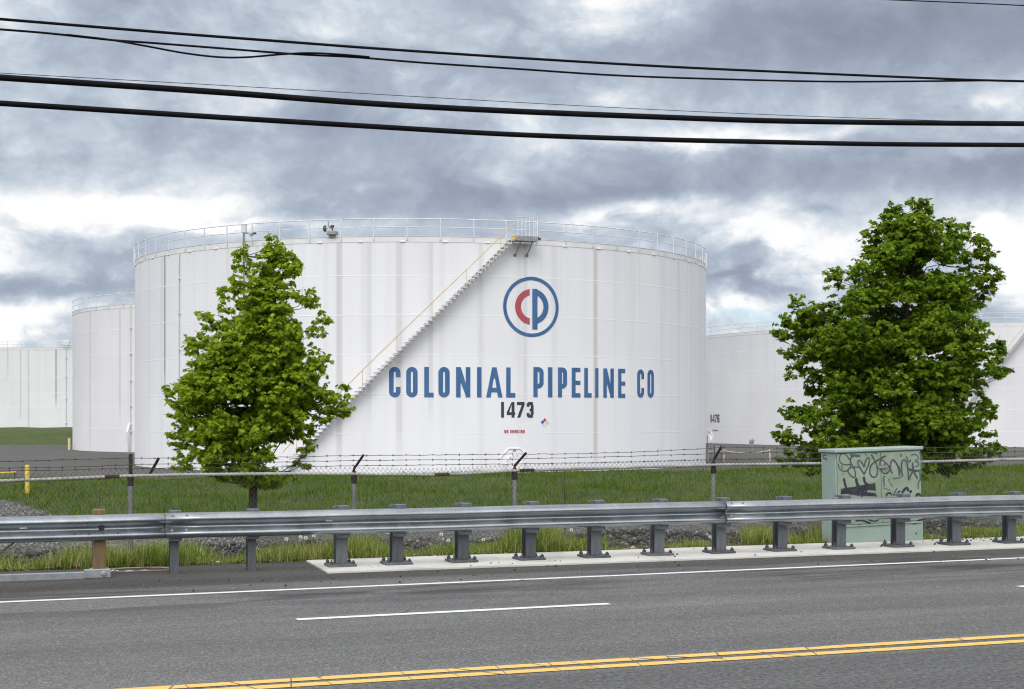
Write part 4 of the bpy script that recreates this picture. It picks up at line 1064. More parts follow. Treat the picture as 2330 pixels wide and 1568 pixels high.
# ================================================================ UTILITY CABINET
def build_cabinet():
    Y = 2.0*F/(1239-HY); X = (1907-CX)/F*Y
    root = empty('utility_cabinet', (X, Y, -.04), ANG); root.rotation_euler = (0, -.026, ANG)
    tag(root, 'mint green utility cabinet with two graffiti covered doors behind the guardrail', 'cabinet')
    Wd, Dp, Ht = 1.545, .44, 1.492
    b = MB(); b.box(-.012, Wd+.012, .0, Dp+.01, -.1, .40, bev=.006); b.build('plinth', M['mint_paint'], root)
    b = MB(); b.box(0, Wd, .02, Dp, .40, Ht-.035, bev=.01); bd = b.build('body', M['mint_paint'], root)
    b = MB(); b.box(-.035, Wd+.03, -.035, Dp+.03, Ht-.035, Ht+.018, bev=.012); b.build('lid', M['mint_paint'], root)
    dw = (.605*Wd)*.85
    xs = [(.018, .795), (.803, Wd-.016)]
    doors = []
    for k, (a, c) in enumerate(xs):
        z0 = .335 if k == 0 else .342
        b = MB(); b.box(a, c, -.012, .018, z0, Ht-.055, bev=.006); d = b.build('door', M['worn_mint'], root); doors.append(d)
    doors[0]['label'] = 'wider left door with a looping tag over black scribble'; doors[1]['label'] = 'right door with a star tag and blue paint runs'
    b = MB(); b.box(.745, .905, -.045, -.013, Ht-.305, Ht-.265, bev=.006); b.tube([(.86, -.03, Ht-.30), (.87, -.045, Ht-.33), (.90, -.045, Ht-.315), (.905, -.03, Ht-.285)], .008, 6); b.build('latch', M['grey_metal'], doors[1])
    b = MB(); b.box(.02, Wd-.02, -.02, -.002, .305, .328); b.build('sill_strip', M['mint_paint'], root)
    b = MB()
    for (x, z) in ((Wd-.12, .14),): b.disc((x, -.001, z), (0, -1, 0), .014, .01, 8)
    b.build('plinth_bolt', M['dark_metal'], root)
    rv = None
    for (y, z) in ((.40, .36), (.22, .355), (.06, .36), (.22, .80), (.22, .43)):
        if rv is None:
            b = MB(); b.disc((0, 0, 0), (-1, 0, 0), .012, .008, 6); rv = b.build('rivet', M['mint_paint'], root); o = rv
        else: o = rv.copy(); col.objects.link(o); o.parent = root
        o.location = (-.0125 if z < .4 else 0, y, z)
    # graffiti: brush strokes traced on the door faces
    bpy.context.view_layer.update()
    Mw = root.matrix_world; Mi = Mw.inverted()
    p0 = Mw @ Vector((0, -.0135, 0)); nn = (Mw.to_3x3() @ Vector((0, -1, 0))).normalized()
    s0 = Mw @ Vector((-.002, 0, 0)); sn = (Mw.to_3x3() @ Vector((-1, 0, 0))).normalized()
    cnt = [0]
    def smooth(pts):
        if len(pts) < 3: return pts
        out = []
        P = [pts[0]]+list(pts)+[pts[-1]]
        for i in range(1, len(P)-2):
            p0_, p1, p2, p3 = P[i-1], P[i], P[i+1], P[i+2]
            for k in range(5):
                t = k/5
                out.append(tuple(.5*((2*p1[j])+(-p0_[j]+p2[j])*t+(2*p0_[j]-5*p1[j]+4*p2[j]-p3[j])*t*t+(-p0_[j]+3*p1[j]-3*p2[j]+p3[j])*t**3) for j in (0, 1)))
        return out+[pts[-1]]
    def stroke(b, pts, w, side=False):
        pts = smooth(pts); q = []
        for (x, y) in pts:
            hp = rayplane((3000+x/3.484)/K, (1650+y/3.484)/K, s0 if side else p0, sn if side else nn); q.append(Mi @ hp)
        cnt[0] += 1; off = .0003*(cnt[0] % 14)
        ww = w*.00140
        L = []; Rr = []
        for i, p in enumerate(q):
            d = (q[min(i+1, len(q)-1)]-q[max(i-1, 0)]); d = d.normalized() if d.length > 1e-9 else Vector((1, 0, 0))
            n = Vector((-d.z, 0, d.x)) if not side else Vector((0, -d.z, d.y))
            k = 1-.25*math.sin(i*1.7)*.5
            o_ = Vector((0, -off, 0)) if not side else Vector((-off, 0, 0))
            L.append(p+n*ww*k+o_); Rr.append(p-n*ww*k+o_)
        for i in range(len(q)-1): b.quad(L[i], L[i+1], Rr[i+1], Rr[i])
    b = MB()
    for w, pts in [(7, [(650, 262), (620, 215), (585, 182), (545, 178), (520, 215), (517, 265), (545, 310), (600, 325), (660, 322), (640, 375), (600, 408), (550, 402), (515, 370), (497, 305)]),
                   (13, [(655, 197), (715, 203), (788, 210)]), (8, [(700, 215), (662, 240), (662, 290), (690, 345), (720, 410), (722, 470), (700, 490), (665, 468), (628, 415), (650, 370), (720, 353), (775, 362)]),
                   (9, [(838, 450), (800, 390), (765, 330), (754, 290), (775, 268), (810, 300), (838, 352), (852, 285), (882, 236), (906, 245), (900, 305), (872, 375), (838, 450)]),
                   (9, [(1122, 208), (1040, 250), (960, 300), (920, 350), (912, 420), (930, 470), (970, 488), (1002, 460), (1012, 400), (1000, 320), (960, 240), (930, 186)]),
                   (8, [(1042, 345), (1100, 330), (1108, 290), (1070, 262), (1042, 290), (1050, 370), (1085, 428), (1130, 438), (1168, 395), (1150, 330), (1120, 298)]),
                   (10, [(1160, 330), (1180, 385), (1206, 440)]), (10, [(1182, 385), (1186, 300), (1212, 262), (1248, 290), (1282, 355), (1300, 470)]),
                   (11, [(1280, 340), (1310, 400), (1342, 462)]), (10, [(1332, 440), (1324, 330), (1336, 275), (1366, 262), (1396, 300), (1410, 400), (1420, 525)]),
                   (11, [(1420, 525), (1445, 460), (1480, 400)]), (12, [(1415, 378), (1480, 402), (1562, 400)]), (12, [(1468, 292), (1482, 402), (1536, 505)]),
                   (9, [(1395, 215), (1405, 268), (1430, 286), (1446, 255)])]:
        stroke(b, pts, w)
    g = b.build('graffiti', M['spray_grey'], root)
    b = MB()
    stroke(b, [(344, 200), (315, 197), (302, 215), (305, 238), (325, 246), (342, 238), (342, 278)], 6, True)
    b.build('graffiti', M['spray_black'], root)
    b = MB()
    for i_, (w, pts) in enumerate([(14, [(572, 500), (585, 560), (606, 640)]), (17, [(733, 495), (745, 570), (790, 640)]), (15, [(832, 478), (852, 560), (910, 592)]),
                   (18, [(535, 658), (700, 632), (985, 582)]), (16, [(535, 690), (760, 668), (985, 612)]), (10, [(560, 648), (780, 640), (988, 650)]), (12, [(590, 672), (800, 690), (985, 706)]),
                   (10, [(640, 700), (820, 716), (1000, 726)]), (16, [(745, 560), (765, 640), (760, 730)]), (12, [(852, 560), (862, 640), (850, 720)]), (26, [(532, 672), (590, 678)]), (8, [(800, 600), (830, 700), (800, 740)]),
                   (11, [(1128, 735), (1140, 702), (1172, 694), (1204, 716)]), (7, [(1215, 728), (1266, 632)]), (9, [(1272, 694), (1310, 660)]), (16, [(1330, 690), (1388, 628), (1420, 668)]), (14, [(1432, 690), (1458, 660)]), (14, [(1515, 735), (1540, 705), (1580, 728)]),
                   (10, [(725, 1056), (800, 1050), (860, 1066), (922, 1092)]), (8, [(880, 1034), (960, 1060), (1012, 1052), (1022, 1030)]), (14, [(770, 1118), (802, 1108)]), (10, [(1460, 1076), (1520, 1080), (1560, 1040)]), (9, [(1560, 1046), (1628, 1034)])]):
        stroke(b, pts, w)
        if i_ >= 11: b.build('graffiti', M['spray_black'], root); b = MB()
    for w, pts in [(7, [(1450, 202), (1492, 186), (1535, 206), (1542, 246), (1502, 276), (1542, 292), (1548, 332), (1502, 352)]), (9, [(1560, 155), (1588, 230), (1586, 350), (1566, 430), (1572, 500), (1546, 560), (1545, 640)]),
                   (11, [(1112, 470), (1092, 500), (1102, 602)]), (6, [(1085, 626), (1186, 660)]), (10, [(1160, 505), (1166, 545)]), (4, [(1166, 545), (1196, 580), (1222, 612)]), (4, [(1166, 545), (1200, 612)]), (7, [(1210, 502), (1290, 496), (1352, 466)]),
                   (16, [(1310, 200), (1332, 204)]), (12, [(470, 185), (480, 192)]), (10, [(462, 230), (468, 240)]), (5, [(845, 160), (872, 215)]), (9, [(950, 165), (1010, 178)]), (7, [(545, 330), (548, 385)]), (5, [(560, 430), (562, 446)])]:
        b = MB(); stroke(b, pts, w); b.build('graffiti', M['spray_blue'], root)
build_cabinet()

# ================================================================ TREES
LEAF = np.array([(0, 0, 0), (0, .38, .05), (.30, -.06, -.02), (.27, .14, 0), (.56, .30, -.06), (.30, .44, 0), (.34, .70, -.04), (.13, .66, .02), (0, 1.0, -.08),
                 (-.30, -.06, -.02), (-.27, .14, 0), (-.56, .30, -.06), (-.30, .44, 0), (-.34, .70, -.04), (-.13, .66, .02)], float)
LT = []
for side in ((0, 2, 3, 4, 5, 6, 7, 8), (0, 9, 10, 11, 12, 13, 14, 8)):
    for a, c in zip(side, side[1:]): LT.append((1, a, c) if side[1] == 2 else (1, c, a))
LT = np.array(LT, int)
def leaf_mesh(name, pos, out, size, mat, parent, droop=.5):
    n = len(pos)
    # leaf frame: tip direction t (outward and drooping), normal mostly up and outward
    t = out*.8+rng.normal(0, .35, (n, 3)); t[:, 2] -= droop*rng.uniform(.7, 2.2, n); t /= np.linalg.norm(t, axis=1)[:, None]
    up = np.tile([-.08, -.25, .62], (n, 1))+out*1.0+rng.normal(0, .40, (n, 3))
    x = np.cross(t, up); x /= np.linalg.norm(x, axis=1)[:, None]+1e-9
    z = np.cross(x, t)
    sz = size*rng.uniform(.5, 1.3, n)
    V = (LEAF[None, :, 0, None]*x[:, None, :]+LEAF[None, :, 1, None]*t[:, None, :]+LEAF[None, :, 2, None]*z[:, None, :])*sz[:, None, None]+pos[:, None, :]
    Fc = (LT[None]+(np.arange(n)*len(LEAF))[:, None, None]).ravel()
    return np_mesh(name, V.reshape(-1, 3), Fc, 3, mat, parent)

def build_tree(name, label, Y, px0, rows, tips, nfill, leaves_per, size, mat, trunk_top, r0, seed, zbase):
    rr = np.random.default_rng(seed); m_px = Y/F
    X0 = (px0-CX)*m_px
    root = empty(name, (X0, Y, zbase)); tag(root, label, 'tree')
    def loc(px, py): return (px-px0)*m_px, EYE+(HY-py)*m_px-zbase
    ys = [r[0] for r in rows]
    cl = []
    # fill clumps through the crown's volume
    tabL = [(r[0], r[1]) for r in rows]; tabR = [(r[0], r[2]) for r in rows]
    wts = np.array([max(lerp_table(tabR, y)-lerp_table(tabL, y), 5)**1.35 for y in range(int(ys[0]), int(ys[-1]))]); wts /= wts.sum()
    for k in range(nfill):
        py = rr.choice(np.arange(int(ys[0]), int(ys[-1])), p=wts)+rr.uniform()
        l, r = lerp_table(tabL, py), lerp_table(tabR, py)
        cxp, hw = (l+r)/2, (r-l)/2
        rad = rr.uniform(0, 1)**.42; a = rr.uniform(0, 2*math.pi)
        cr = min(.36, .17+hw*m_px*.16)*rr.uniform(.6, 1.25)
        hwm = max(hw*m_px-cr*.8, .02)
        x = (cxp-px0)*m_px+hwm*rad*math.cos(a); y = hwm*.92*rad*math.sin(a)
        z = EYE+(HY-py)*m_px-zbase
        cl.append((x, y, z, cr))
    for (px, py, rp, dy) in tips:
        x, z = loc(px, py); cl.append((x, dy, z, rp*m_px*1.22))
    # limbs
    wood = MB(); zt = EYE+(HY-trunk_top[1])*m_px-zbase; xt = (trunk_top[0]-px0)*m_px
    trunk = []; rad_ = []
    for k in range(13):
        t = k/12; trunk.append((xt*t**1.5+.03*math.sin(k*1.3)*t, .03*math.sin(k*.9+1)*t, -.25+(zt+.25)*t)); rad_.append(r0*(1-.88*t)+.004+(.25*r0 if k == 0 else 0))
    wood.tube(trunk, rad_, 9)
    def on_trunk(z):
        t = min(max((z+.25)/(zt+.25), 0), 1); k = min(int(t*12), 11); f = t*12-k
        return Vector(trunk[k]).lerp(Vector(trunk[k+1]), f), rad_[k]*(1-f)+rad_[k+1]*f
    # main limbs: hubs part way out; each leaf clump hangs on its nearest hub
    hubs = []
    order = sorted(range(len(cl)), key=lambda i: rr.uniform())
    for i in order:
        x, y, z, c = cl[i]; h = Vector((x*.55, y*.55, z-.04-.13*math.hypot(x, y)))
        if all((h-k).length > .42 for k in hubs): hubs.append(h)
    for h in hubs:
        d = math.hypot(h.x, h.y); zs = max(.92, h.z-.2-.6*d); p, tr = on_trunk(zs)
        mid = p.lerp(h, .5)+Vector((rr.normal(0, .03), rr.normal(0, .03), -.08*d))
        r1 = min(tr*.5, .010+.012*d); wood.tube([p, p.lerp(mid, .5)-Vector((0, 0, .02*d)), mid, mid.lerp(h, .5)+Vector((0, 0, .01)), h], [r1, r1*.85, r1*.7, r1*.6, r1*.5], 6, cap=False)
    for (x, y, z, c) in cl:
        q = Vector((x, y, z-.03)); h = min(hubs, key=lambda k: (k-q).length+max(0, k.z-q.z)*1.5)
        r1 = .008; mid = h.lerp(q, .5)+Vector((rr.normal(0, .03), rr.normal(0, .03), -.03))
        wood.tube([h, mid, q], [r1, r1*.7, .003], 4, cap=False)
        for k in range(2):
            e_ = q+Vector((rr.normal(0, c*.6), rr.normal(0, c*.6), rr.normal(.05, c*.45))); wood.tube([mid.lerp(q, .6), e_], [.005, .0025], 3, cap=False)
    wood.build('trunk', M['bark'], root, smooth=True)
    # leaves in small drooping whorls at the twig ends
    pos = []; out = []
    for (x, y, z, c) in cl:
        m_ = max(3, int(leaves_per*(c/.30)**1.9*rr.uniform(.75, 1.25)/9))
        a = rr.normal(0, 1, (m_, 3)); a /= np.linalg.norm(a, axis=1)[:, None]
        low = a[:, 2] < -.2; a[low, 2] *= .4
        tc_ = a*(c*rr.uniform(.30, 1, m_)**.5)[:, None]*np.array([1.08, 1.08, 1.0])+np.array([x, y, z])
        for k in range(m_):
            nl = rr.integers(7, 12); th = rr.uniform(0, 6.28)+np.arange(nl)*2.4
            d = np.stack([np.cos(th), np.sin(th), rr.uniform(-.6, .75, nl)], 1)+a[k]*.35
            d /= np.linalg.norm(d, axis=1)[:, None]
            pos.append(tc_[k]+d*size*rr.uniform(.15, .6, nl)[:, None]+np.array([0, 0, .02])*rr.uniform(-1, 1, nl)[:, None]); out.append(d)
    pos = np.vstack(pos); out = np.vstack(out)
    leaf_mesh('crown', pos, out, size, mat, root)
    return root

rows1 = [(541, 602, 634), (575, 594, 640), (590, 566, 652), (612, 548, 664), (640, 538, 658), (668, 512, 690), (700, 512, 708), (726, 475, 724), (760, 458, 732), (800, 442, 734), (850, 425, 736), (882, 400, 738), (920, 396, 730), (952, 400, 722), (985, 405, 702), (1020, 410, 694), (1052, 400, 684), (1075, 440, 676), (1098, 500, 650)]
tips1 = [(620, 552, 16, 0), (618, 572, 18, 0), (548, 575, 15, 0), (550, 598, 20, 0), (628, 590, 24, .1), (655, 600, 20, -.1), (680, 602, 17, 0), (672, 618, 18, -.2), (515, 668, 17, .1), (530, 655, 18, 0), (525, 700, 22, -.1), (690, 672, 22, .2), (705, 685, 20, .1),
         (462, 722, 17, 0), (478, 740, 20, -.1), (505, 738, 20, .1), (447, 782, 20, .1), (430, 800, 16, 0), (462, 778, 20, -.2), (722, 755, 20, -.1), (728, 725, 18, .1), (735, 830, 20, -.1), (722, 850, 18, -.3), (392, 892, 18, 0), (410, 888, 20, .2), (430, 880, 22, -.2), (395, 920, 16, .1), (412, 940, 22, -.1), (400, 985, 18, -.1), (405, 1008, 18, .1),
         (778, 893, 20, .05), (762, 905, 20, -.05), (785, 925, 17, 0), (768, 935, 20, .1), (740, 930, 18, 0), (735, 948, 18, -.1), (715, 965, 18, .1), (700, 1018, 18, -.1), (688, 1055, 16, .1), (398, 1062, 15, .1), (420, 1060, 16, -.1), (690, 985, 18, 0), (560, 1088, 16, -.25), (610, 1092, 16, -.2), (650, 1086, 14, .1), (505, 1086, 14, .1), (735, 890, 14, .1),
         (560, 640, 24, -.3), (600, 660, 24, -.35), (640, 700, 24, -.4), (580, 730, 26, -.5), (540, 780, 26, -.6), (660, 780, 26, -.5), (610, 820, 26, -.7), (500, 840, 26, -.6), (690, 850, 26, -.6), (560, 890, 28, -.9), (470, 920, 26, -.6), (640, 900, 28, -.8), (530, 960, 26, -.9), (600, 980, 26, -1.0), (680, 960, 24, -.5), (460, 990, 26, -.6), (620, 1030, 24, -.9), (520, 1030, 24, -.8)]
build_tree('maple_tree', 'smaller light green maple standing left of the painted tank lettering', 26.2, 572, rows1, tips1, 125, 270, .083, M['leaves'], (617, 560), .085, 21, -.12)
rows2 = [(512, 1992, 2150), (525, 1974, 2208), (550, 1964, 2230), (585, 1945, 2236), (618, 1890, 2244), (650, 1885, 2244), (690, 1850, 2228), (722, 1800, 2222), (755, 1790, 2226), (800, 1790, 2245), (850, 1815, 2255), (880, 1825, 2235), (905, 1815, 2225), (945, 1795, 2240), (985, 1785, 2232), (1020, 1785, 2245), (1050, 1795, 2235), (1072, 1850, 2180)]
tips2 = [(2090, 470, 20, 0), (2108, 475, 18, .1), (2082, 490, 16, 0), (2095, 500, 16, 0), (2035, 474, 15, 0), (2042, 485, 14, 0), (2035, 505, 20, .1), (2140, 512, 20, -.1), (2010, 520, 22, 0), (2190, 530, 22, .1), (1982, 540, 18, .1), (2226, 545, 14, 0), (2240, 562, 15, .1), (2246, 580, 16, 0), (2220, 575, 14, -.1), (2240, 605, 14, 0), (2262, 625, 16, 0), (2248, 645, 18, .1), (2230, 630, 16, -.1), (2265, 640, 12, 0),
         (2200, 600, 22, .3), (2190, 640, 24, -.3), (2215, 655, 20, .2), (2170, 560, 24, -.2), (2250, 672, 15, 0), (2225, 680, 16, .1), (2200, 698, 16, -.1), (2225, 695, 12, 0), (1895, 630, 18, 0), (1915, 622, 18, .1), (1890, 650, 16, -.1), (1820, 690, 17, 0), (1822, 705, 18, .1), (1850, 700, 14, -.1), (1790, 735, 20, 0), (1775, 750, 18, .1), (1772, 772, 16, -.1), (1800, 755, 22, .2), (1785, 800, 15, 0), (1805, 805, 16, .1), (2280, 790, 16, 0), (2268, 800, 18, .1), (2255, 815, 18, -.1), (2292, 850, 14, 0), (2275, 852, 16, .1), (2250, 850, 18, 0), (2230, 870, 18, .1), (2205, 890, 16, -.1),
         (1812, 850, 20, .1), (1828, 835, 16, 0), (1800, 932, 18, 0), (1815, 945, 20, .1), (2225, 915, 20, -.1), (2245, 930, 17, 0), (2250, 945, 14, .1), (1780, 985, 18, 0), (1795, 1000, 20, .1), (2245, 985, 14, 0), (2255, 1020, 18, .1), (2275, 1028, 12, 0), (1785, 1040, 16, 0), (1805, 1050, 18, .2), (2235, 1040, 18, -.1), (2130, 1060, 22, -.3), (2160, 1070, 18, -.2), (1860, 1062, 18, -.2), (1840, 1070, 12, 0),
         (1950, 620, 30, -.6), (2010, 590, 30, -.7), (2080, 560, 30, -.5), (2150, 590, 30, -.6), (1930, 700, 32, -.9), (2030, 680, 32, -1.1), (2130, 670, 32, -1.0), (1870, 770, 30, -.9), (1970, 780, 32, -1.3), (2080, 760, 32, -1.3), (2180, 760, 30, -.9), (1890, 870, 30, -1.0), (1990, 890, 32, -1.5), (2100, 870, 32, -1.4), (2190, 840, 28, -.9), (1860, 960, 30, -1.0), (1960, 970, 32, -1.5), (2070, 960, 32, -1.4), (2170, 960, 30, -1.0), (1900, 1020, 26, -1.0), (2140, 1020, 28, -1.0)]
build_tree('maple_tree', 'tall dark green maple rising behind the mint green cabinet', 28.6, 2035, rows2, tips2, 250, 255, .087, M['dark_leaves'], (2090, 480), .095, 33, -.12)

# ================================================================ GRASS, STONES, LITTER
def in_cabinet(X, Y):
    r = toroad(X, Y); c = toroad((1897-CX)/F*22.9, 22.9)
    return c[0]-.05 < r[0] < c[0]+1.62 and c[1]-.12 < r[1] < c[1]+.9
def blades_mesh(name, P, L, Wd, mat, lean, seg=2):
    n = len(P)
    a = rng.uniform(0, 2*math.pi, n); d = np.stack([np.cos(a), np.sin(a), np.zeros(n)], 1)
    f = rng.uniform(0, 2*math.pi, n); side = np.stack([np.cos(f), np.sin(f), np.zeros(n)], 1)
    ln = np.abs(rng.normal(0, lean, n)); V = []
    ts = [k/seg for k in range(seg+1)]
    for t in ts[:-1]:
        c = P+d*(ln*L*t*t)[:, None]; c[:, 2] += L*t*(1-.25*ln*t); w = side*(Wd*(1-t*.55)/2)[:, None]
        V += [c-w, c+w]
    tip = P+d*(ln*L)[:, None]; tip[:, 2] += L*(1-.35*np.minimum(ln, 1.2)); V.append(tip)
    k = len(V); VV = np.stack(V, 1).reshape(-1, 3); fc = []
    base = np.arange(n)*k
    for s_ in range(seg-1):
        o = 2*s_; fc += [np.stack([base+o, base+o+1, base+o+3], 1), np.stack([base+o, base+o+3, base+o+2], 1)]
    o = 2*(seg-1); fc.append(np.stack([base+o, base+o+1, base+o+2], 1))
    return np_mesh(name, VV, np.concatenate(fc).ravel(), 3, mat)

def build_lawn():
    P = []; L = []
    n = 112000
    X = rng.uniform(-17.5, 24, n); q = 28.2+(46.0-28.2)*rng.uniform(0, 1, n)**1.1
    Y = q+S*X
    for x, y, qq in zip(X, Y, q):
        if x/y < -.40 or x/y > .48 or qq < gravel_edge(x, y)-.1: continue
        P.append((x, y, terr(x, y)-.01)); L.append(rng.uniform(.07, .17)*(1.25 if math.sin(x*.9+1.3*math.sin(qq*.8)) > .3 else .9))
    P = np.array(P); L = np.array(L)
    o = blades_mesh('lawn_grass', P, L, np.full(len(P), .014), M['lawn_blades'], .55, 2)
    tag(o, kind='stuff')
build_lawn()
def build_verge():
    P = []; L = []
    n = 70000
    X = rng.uniform(-7.6, 10.2, n); q = 21.22+1.9*rng.uniform(0, 1, n)**1.2
    for x, qq in zip(X, q):
        y = qq+S*x
        if in_cabinet(x, y): continue
        t = x/y; px = CX+F*t
        # growth density and height vary along the road; bare stony patch in the middle
        dens = .80+.30*math.sin(x*1.9+.6)*math.sin(x*.7+2); h = .27+.10*math.sin(x*2.3+1)+.07*math.sin(x*5.1)
        if 1380 < px < 1690: dens *= .75; h *= .36
        if 1690 < px < 1870: h *= 1.35; dens = 1
        if px > 2105: h *= .75; dens *= .75
        if 1150 < px < 1360: h *= 1.35
        if px < 500: h *= 1.1
        f_ = 1 if qq < 22.3 else .6
        if rng.uniform() > dens*f_: continue
        k = rng.uniform()
        P.append((x, y, prof(qq)-.01)); L.append(max(.05, h*rng.uniform(.40, 1.12)*(1.45 if k > .95 else 1)))
    P = np.array(P); L = np.array(L)
    o = blades_mesh('verge_grass', P, L, rng.uniform(.006, .013, len(P)), M['verge_blades'], .42, 3); tag(o, kind='stuff')
    # clump at the cabinet's left foot
build_verge()

def stones(name, P, sizes, mat):
    ico = np.array([(0, 0, 1), (.894, 0, .447), (.276, .851, .447), (-.724, .526, .447), (-.724, -.526, .447), (.276, -.851, .447), (.724, .526, -.447), (-.276, .851, -.447), (-.894, 0, -.447), (-.276, -.851, -.447), (.724, -.526, -.447), (0, 0, -1)])
    tri = np.array([(0,1,2),(0,2,3),(0,3,4),(0,4,5),(0,5,1),(1,6,2),(2,7,3),(3,8,4),(4,9,5),(5,10,1),(6,7,2),(7,8,3),(8,9,4),(9,10,5),(10,6,1),(11,7,6),(11,8,7),(11,9,8),(11,10,9),(11,6,10)])
    n = len(P); V = np.repeat(ico[None], n, 0)*(1+rng.normal(0, .22, (n, 12, 1)))
    V = V*rng.uniform(.6, 1.25, (n, 1, 3))
    a = rng.uniform(0, 6.28, n); c, s = np.cos(a), np.sin(a)
    x = V[..., 0]*c[:, None]-V[..., 1]*s[:, None]; y = V[..., 0]*s[:, None]+V[..., 1]*c[:, None]
    tl = rng.uniform(-.6, .6, n); y2 = y*np.cos(tl)[:, None]-V[..., 2]*np.sin(tl)[:, None]; z2 = y*np.sin(tl)[:, None]+V[..., 2]*np.cos(tl)[:, None]
    V = np.stack([x, y2, z2], -1)*sizes[:, None, None]+P[:, None, :]
    fc = (tri[None]+(np.arange(n)*12)[:, None, None]).ravel()
    o = np_mesh(name, V.reshape(-1, 3), fc, 3, mat); tag(o, kind='stuff'); return o
def build_stones():
    P = []; Sz = []
    for k in range(12000):
        x = rng.uniform(-8.5, 11.5); q = 22.2+3.6*rng.uniform()**1.1; y = q+S*x
        if abs(x/y) > .4: continue
        s = .014+.034*rng.uniform()**2.5
        mound = .12*math.exp(-((q-23.9)/.9)**2)*(1.0+.5*math.sin(x*1.1))
        P.append((x, y, terr(x, y)+mound*rng.uniform(.5, 1)+s*.1)); Sz.append(s)
    stones('riprap', np.array(P), np.array(Sz), M['stone'])
    P = []; Sz = []
    for k in range(7000):
        t = rng.uniform(-.37, -.18); q = rng.uniform(26, 38.5); X = t*q/(1-S*t); Y = q+S*X
        if q > gravel_edge(X, Y)-.1: continue
        s = .009+.018*rng.uniform()**2; P.append((X, Y, terr(X, Y)+s*.3)); Sz.append(s)
    stones('gravel_stones', np.array(P), np.array(Sz), M['pale_stone'])
    # chips and clods on the pad, the shoulder and the lane edge
    P = []; Sz = []
    for k in range(300):
        u = rng.uniform()
        if u < .42: px = 2100+rng.uniform()**.7*300; q = rng.uniform(20.6, 21.2)
        elif u < .62: px = rng.uniform(700, 2330); q = rng.uniform(19.6, 21.1)
        else: px = rng.uniform(-20, 2330); q = rng.uniform(18.0, 19.5)
        X, Y = online(px, q); s = .006+.014*rng.uniform()**2; P.append((X, Y, (.02 if q > 19.5 and px > 760 else 0)+s*.5)); Sz.append(s)
    stones('road_grit', np.array(P), np.array(Sz), M['stone'])
    V = []; fc = []
    for k in range(1500):
        px = rng.uniform(-40, 2400); q = 21.24+abs(rng.normal(0, .07)); X, Y = online(px, q)
        if in_cabinet(X, Y): continue
        a = rng.uniform(0, 6.28); s = rng.uniform(.012, .04); z = .004+rng.uniform(0, .03)
        i = len(V)
        for j in range(4):
            an = a+j*1.57; V.append((X+s*math.cos(an), Y+s*math.sin(an)*.6, z+rng.uniform(-.004, .012)))
        fc += [i, i+1, i+2, i+3]
    o = np_mesh('dead_leaves', np.array(V), fc, 4, M['litter']); tag(o, kind='stuff')
build_stones()

# dandelion clocks in the verge
def build_dandelions():
    first = None
    spots = [(684, 1222), (696, 1224), (714, 1219), (652, 1227), (884, 1212), (1004, 1216), (1020, 1230), (1300, 1206), (1100, 1228), (1440, 1246), (1616, 1222), (1690, 1230), (1768, 1226), (2252, 1218)]
    for px, py in spots:
        X, Y = online(px, 21.7); z = zat(py, Y)
        if first is None:
            root = empty('dandelion'); b = MB(); b.tube([(.02, 0, -.32), (.008, 0, -.15), (0, 0, 0)], .004, 4); b.build('stem', M['stem'], root)
            b = MB(); r = rng
            for k in range(70):
                v = Vector(rng.normal(0, 1, 3)).normalized(); w = v.orthogonal().normalized()*.006
                b.poly([tuple(v*.006), tuple(v*.026+w), tuple(v*.028), tuple(v*.026-w)])
            b.build('seed_head', M['fluff'], root)
            tag(root, 'white dandelion clock on a thin stem in the roadside grass', 'dandelion', 'dandelion clocks in the roadside grass'); first = root; o = root
        else: o = copy_tree(first)
        o.location = (X, Y, z)
build_dandelions()

